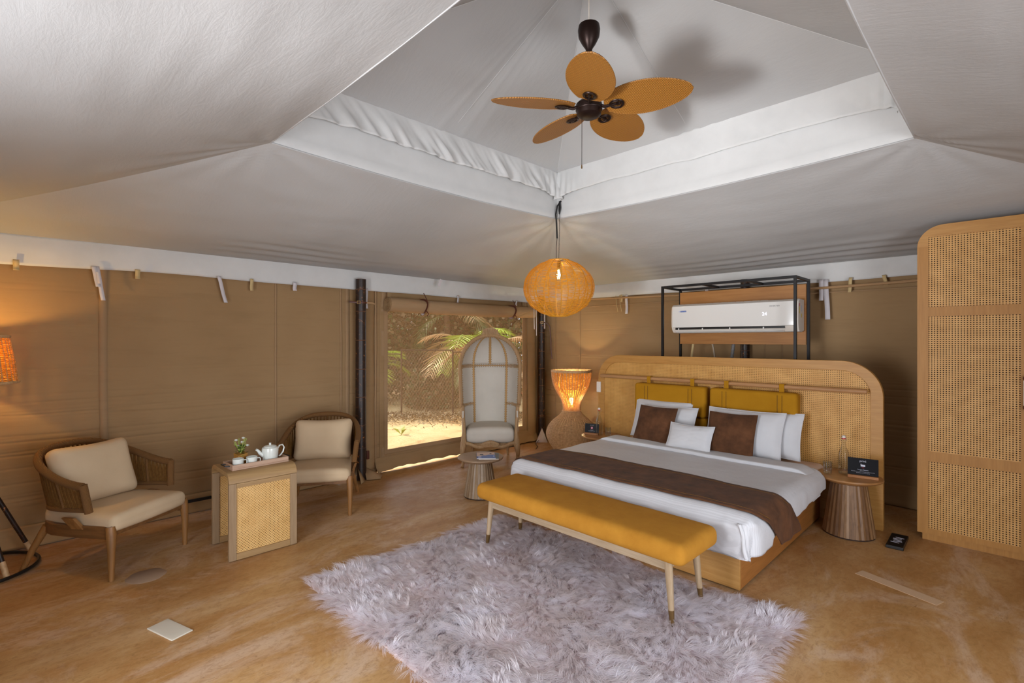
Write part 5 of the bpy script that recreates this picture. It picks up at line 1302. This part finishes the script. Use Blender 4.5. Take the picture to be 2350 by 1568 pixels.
wire = MB().tube([(-4.90, 5.35, .004), (-5.0, 5.5, .004), (-5.15, 5.62, .004), (-5.22, 5.8, .05), (-5.23, 5.88, .3)], .004, 6).build('lamp_cord', 'black'); tag(wire, 'thin black cord from the corner pole to the wicker lamp', 'cord')

# ---------------- shaggy rug ----------------
rug = thing('shaggy_rug', 'large pale lilac shaggy fur rug under the bench', 'rug', (-2.04, 2.22, 0))
RX, RY = 1.20, .90
MB().rbox((0, 0, .008), (RX - .02, RY - .02, .008), .007, 20).build('backing', plain('rug_backing', (226, 212, 212), .9), rug)
N = 165000
px = rng.uniform(-RX, RX, N); py = rng.uniform(-RY, RY, N)
def fbm(x, y, s):
    out = np.zeros_like(x); a = 1.0
    for o in range(3):
        fx = x * s * 2 ** o; fy = y * s * 2 ** o
        out += a * (np.sin(fx * 1.3 + 2.1 * np.sin(fy * .9 + o)) * np.cos(fy * 1.1 + 1.7 * np.sin(fx * .7 + 2 * o))); a *= .55
    return out
# clump centres
NC = 9000; cx_ = rng.uniform(-RX, RX, NC); cy_ = rng.uniform(-RY, RY, NC)
G = .05; cell = {}
for i in range(NC): cell.setdefault((int(cx_[i] // G), int(cy_[i] // G)), []).append(i)
ci = np.zeros(N, int)
gx = (px // G).astype(int); gy = (py // G).astype(int)
order = np.lexsort((gy, gx)); key = None
ux, inv = np.unique(np.stack([gx, gy], 1), axis=0, return_inverse=True); inv = inv.ravel()
idx_sorted = np.argsort(inv, kind='stable'); bounds = np.searchsorted(inv[idx_sorted], np.arange(len(ux) + 1))
for k, (a, b) in enumerate(ux):
    c = [j for da in (-1, 0, 1) for db in (-1, 0, 1) for j in cell.get((a + da, b + db), [])]
    ids = idx_sorted[bounds[k]:bounds[k + 1]]
    if not c: ci[ids] = rng.integers(0, NC, len(ids)) * 0; continue
    c = np.array(c); d = (px[ids, None] - cx_[c]) ** 2 + (py[ids, None] - cy_[c]) ** 2; ci[ids] = c[np.argmin(d, 1)]
ang_c = 1.9 * fbm(cx_, cy_, 2.3) + rng.normal(0, .55, NC) - 1.1
len_c = .078 * (1 + .25 * fbm(cx_, cy_, 3.7)) * rng.uniform(.8, 1.2, NC); lift_c = np.clip(.26 + .16 * fbm(cx_ + 3, cy_, 5.1) + rng.normal(0, .12, NC), .08, .9)
A = ang_c[ci] + rng.normal(0, .22, N); Ln = len_c[ci] * rng.uniform(.65, 1.15, N); lf = np.clip(lift_c[ci] + rng.normal(0, .08, N), .05, 1)
tipx = px + np.cos(A) * Ln * np.sqrt(1 - .5 * lf); tipy = py + np.sin(A) * Ln * np.sqrt(1 - .5 * lf)
tcx = cx_[ci] + np.cos(ang_c[ci]) * len_c[ci]; tcy = cy_[ci] + np.sin(ang_c[ci]) * len_c[ci]
cl = .30; tipx = tipx * (1 - cl) + tcx * cl; tipy = tipy * (1 - cl) + tcy * cl
edge = np.minimum(RX - np.abs(px), RY - np.abs(py)); eo = np.clip(1 - edge / .05, 0, 1)
ddx = np.where(RX - np.abs(px) < RY - np.abs(py), np.sign(px), 0); ddy = np.where(ddx == 0, np.sign(py), 0)
tipx += ddx * eo * .035; tipy += ddy * eo * .035
hz = Ln * (.22 + .55 * lf) * (1 - .5 * eo)
S = 5; ts = np.linspace(0, 1, S); wdt = np.array([1, .95, .8, .5, .06]) * .00125
perp = np.stack([-np.sin(A), np.cos(A)], 1)
V = np.zeros((N, S, 2, 3), np.float32)
for k, t in enumerate(ts):
    bx = px + (tipx - px) * t ** 1.25; by = py + (tipy - py) * t ** 1.25; bz = .012 + hz * np.sin(np.clip(t * 1.05, 0, 1) * PI * .62) / math.sin(PI * .5) * (1) - .004 * t
    bz = np.maximum(bz, .004)
    for j, sg in enumerate((-1, 1)):
        V[:, k, j, 0] = bx + sg * perp[:, 0] * wdt[k]; V[:, k, j, 1] = by + sg * perp[:, 1] * wdt[k]; V[:, k, j, 2] = bz
V = V.reshape(-1, 3)
base = (np.arange(N) * S * 2)[:, None, None]; q = np.arange(S - 1)[None, :, None] * 2
F = (base + q + np.array([0, 1, 3, 2])[None, None, :]).reshape(-1)
me = bpy.data.meshes.new('pile'); me.vertices.add(len(V)); me.vertices.foreach_set('co', V.ravel()); me.loops.add(len(F)); me.loops.foreach_set('vertex_index', F.astype(np.int32))
nf = len(F) // 4; me.polygons.add(nf); me.polygons.foreach_set('loop_start', np.arange(0, nf * 4, 4, dtype=np.int32)); me.polygons.foreach_set('loop_total', np.full(nf, 4, np.int32)); me.update(calc_edges=True)
me.polygons.foreach_set('use_smooth', [True] * nf)
t = NT('lilac_fur'); v = t.coord(); sp_ = t.n('SeparateXYZ'); t.l(v, sp_.inputs[0])
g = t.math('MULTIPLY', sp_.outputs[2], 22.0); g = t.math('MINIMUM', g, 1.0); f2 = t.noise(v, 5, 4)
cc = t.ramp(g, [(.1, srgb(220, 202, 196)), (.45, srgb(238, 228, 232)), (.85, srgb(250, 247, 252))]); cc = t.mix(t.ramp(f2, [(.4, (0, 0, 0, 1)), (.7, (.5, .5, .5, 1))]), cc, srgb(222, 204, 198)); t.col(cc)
t.b.inputs['Roughness'].default_value = .6
trn = t.n('BsdfTranslucent'); t.l(cc, trn.inputs[0]); mxx = t.n('MixShader'); mxx.inputs[0].default_value = .4; t.l(t.b.outputs[0], mxx.inputs[1]); t.l(trn.outputs[0], mxx.inputs[2]); t.l(mxx.outputs[0], t.out.inputs[0])
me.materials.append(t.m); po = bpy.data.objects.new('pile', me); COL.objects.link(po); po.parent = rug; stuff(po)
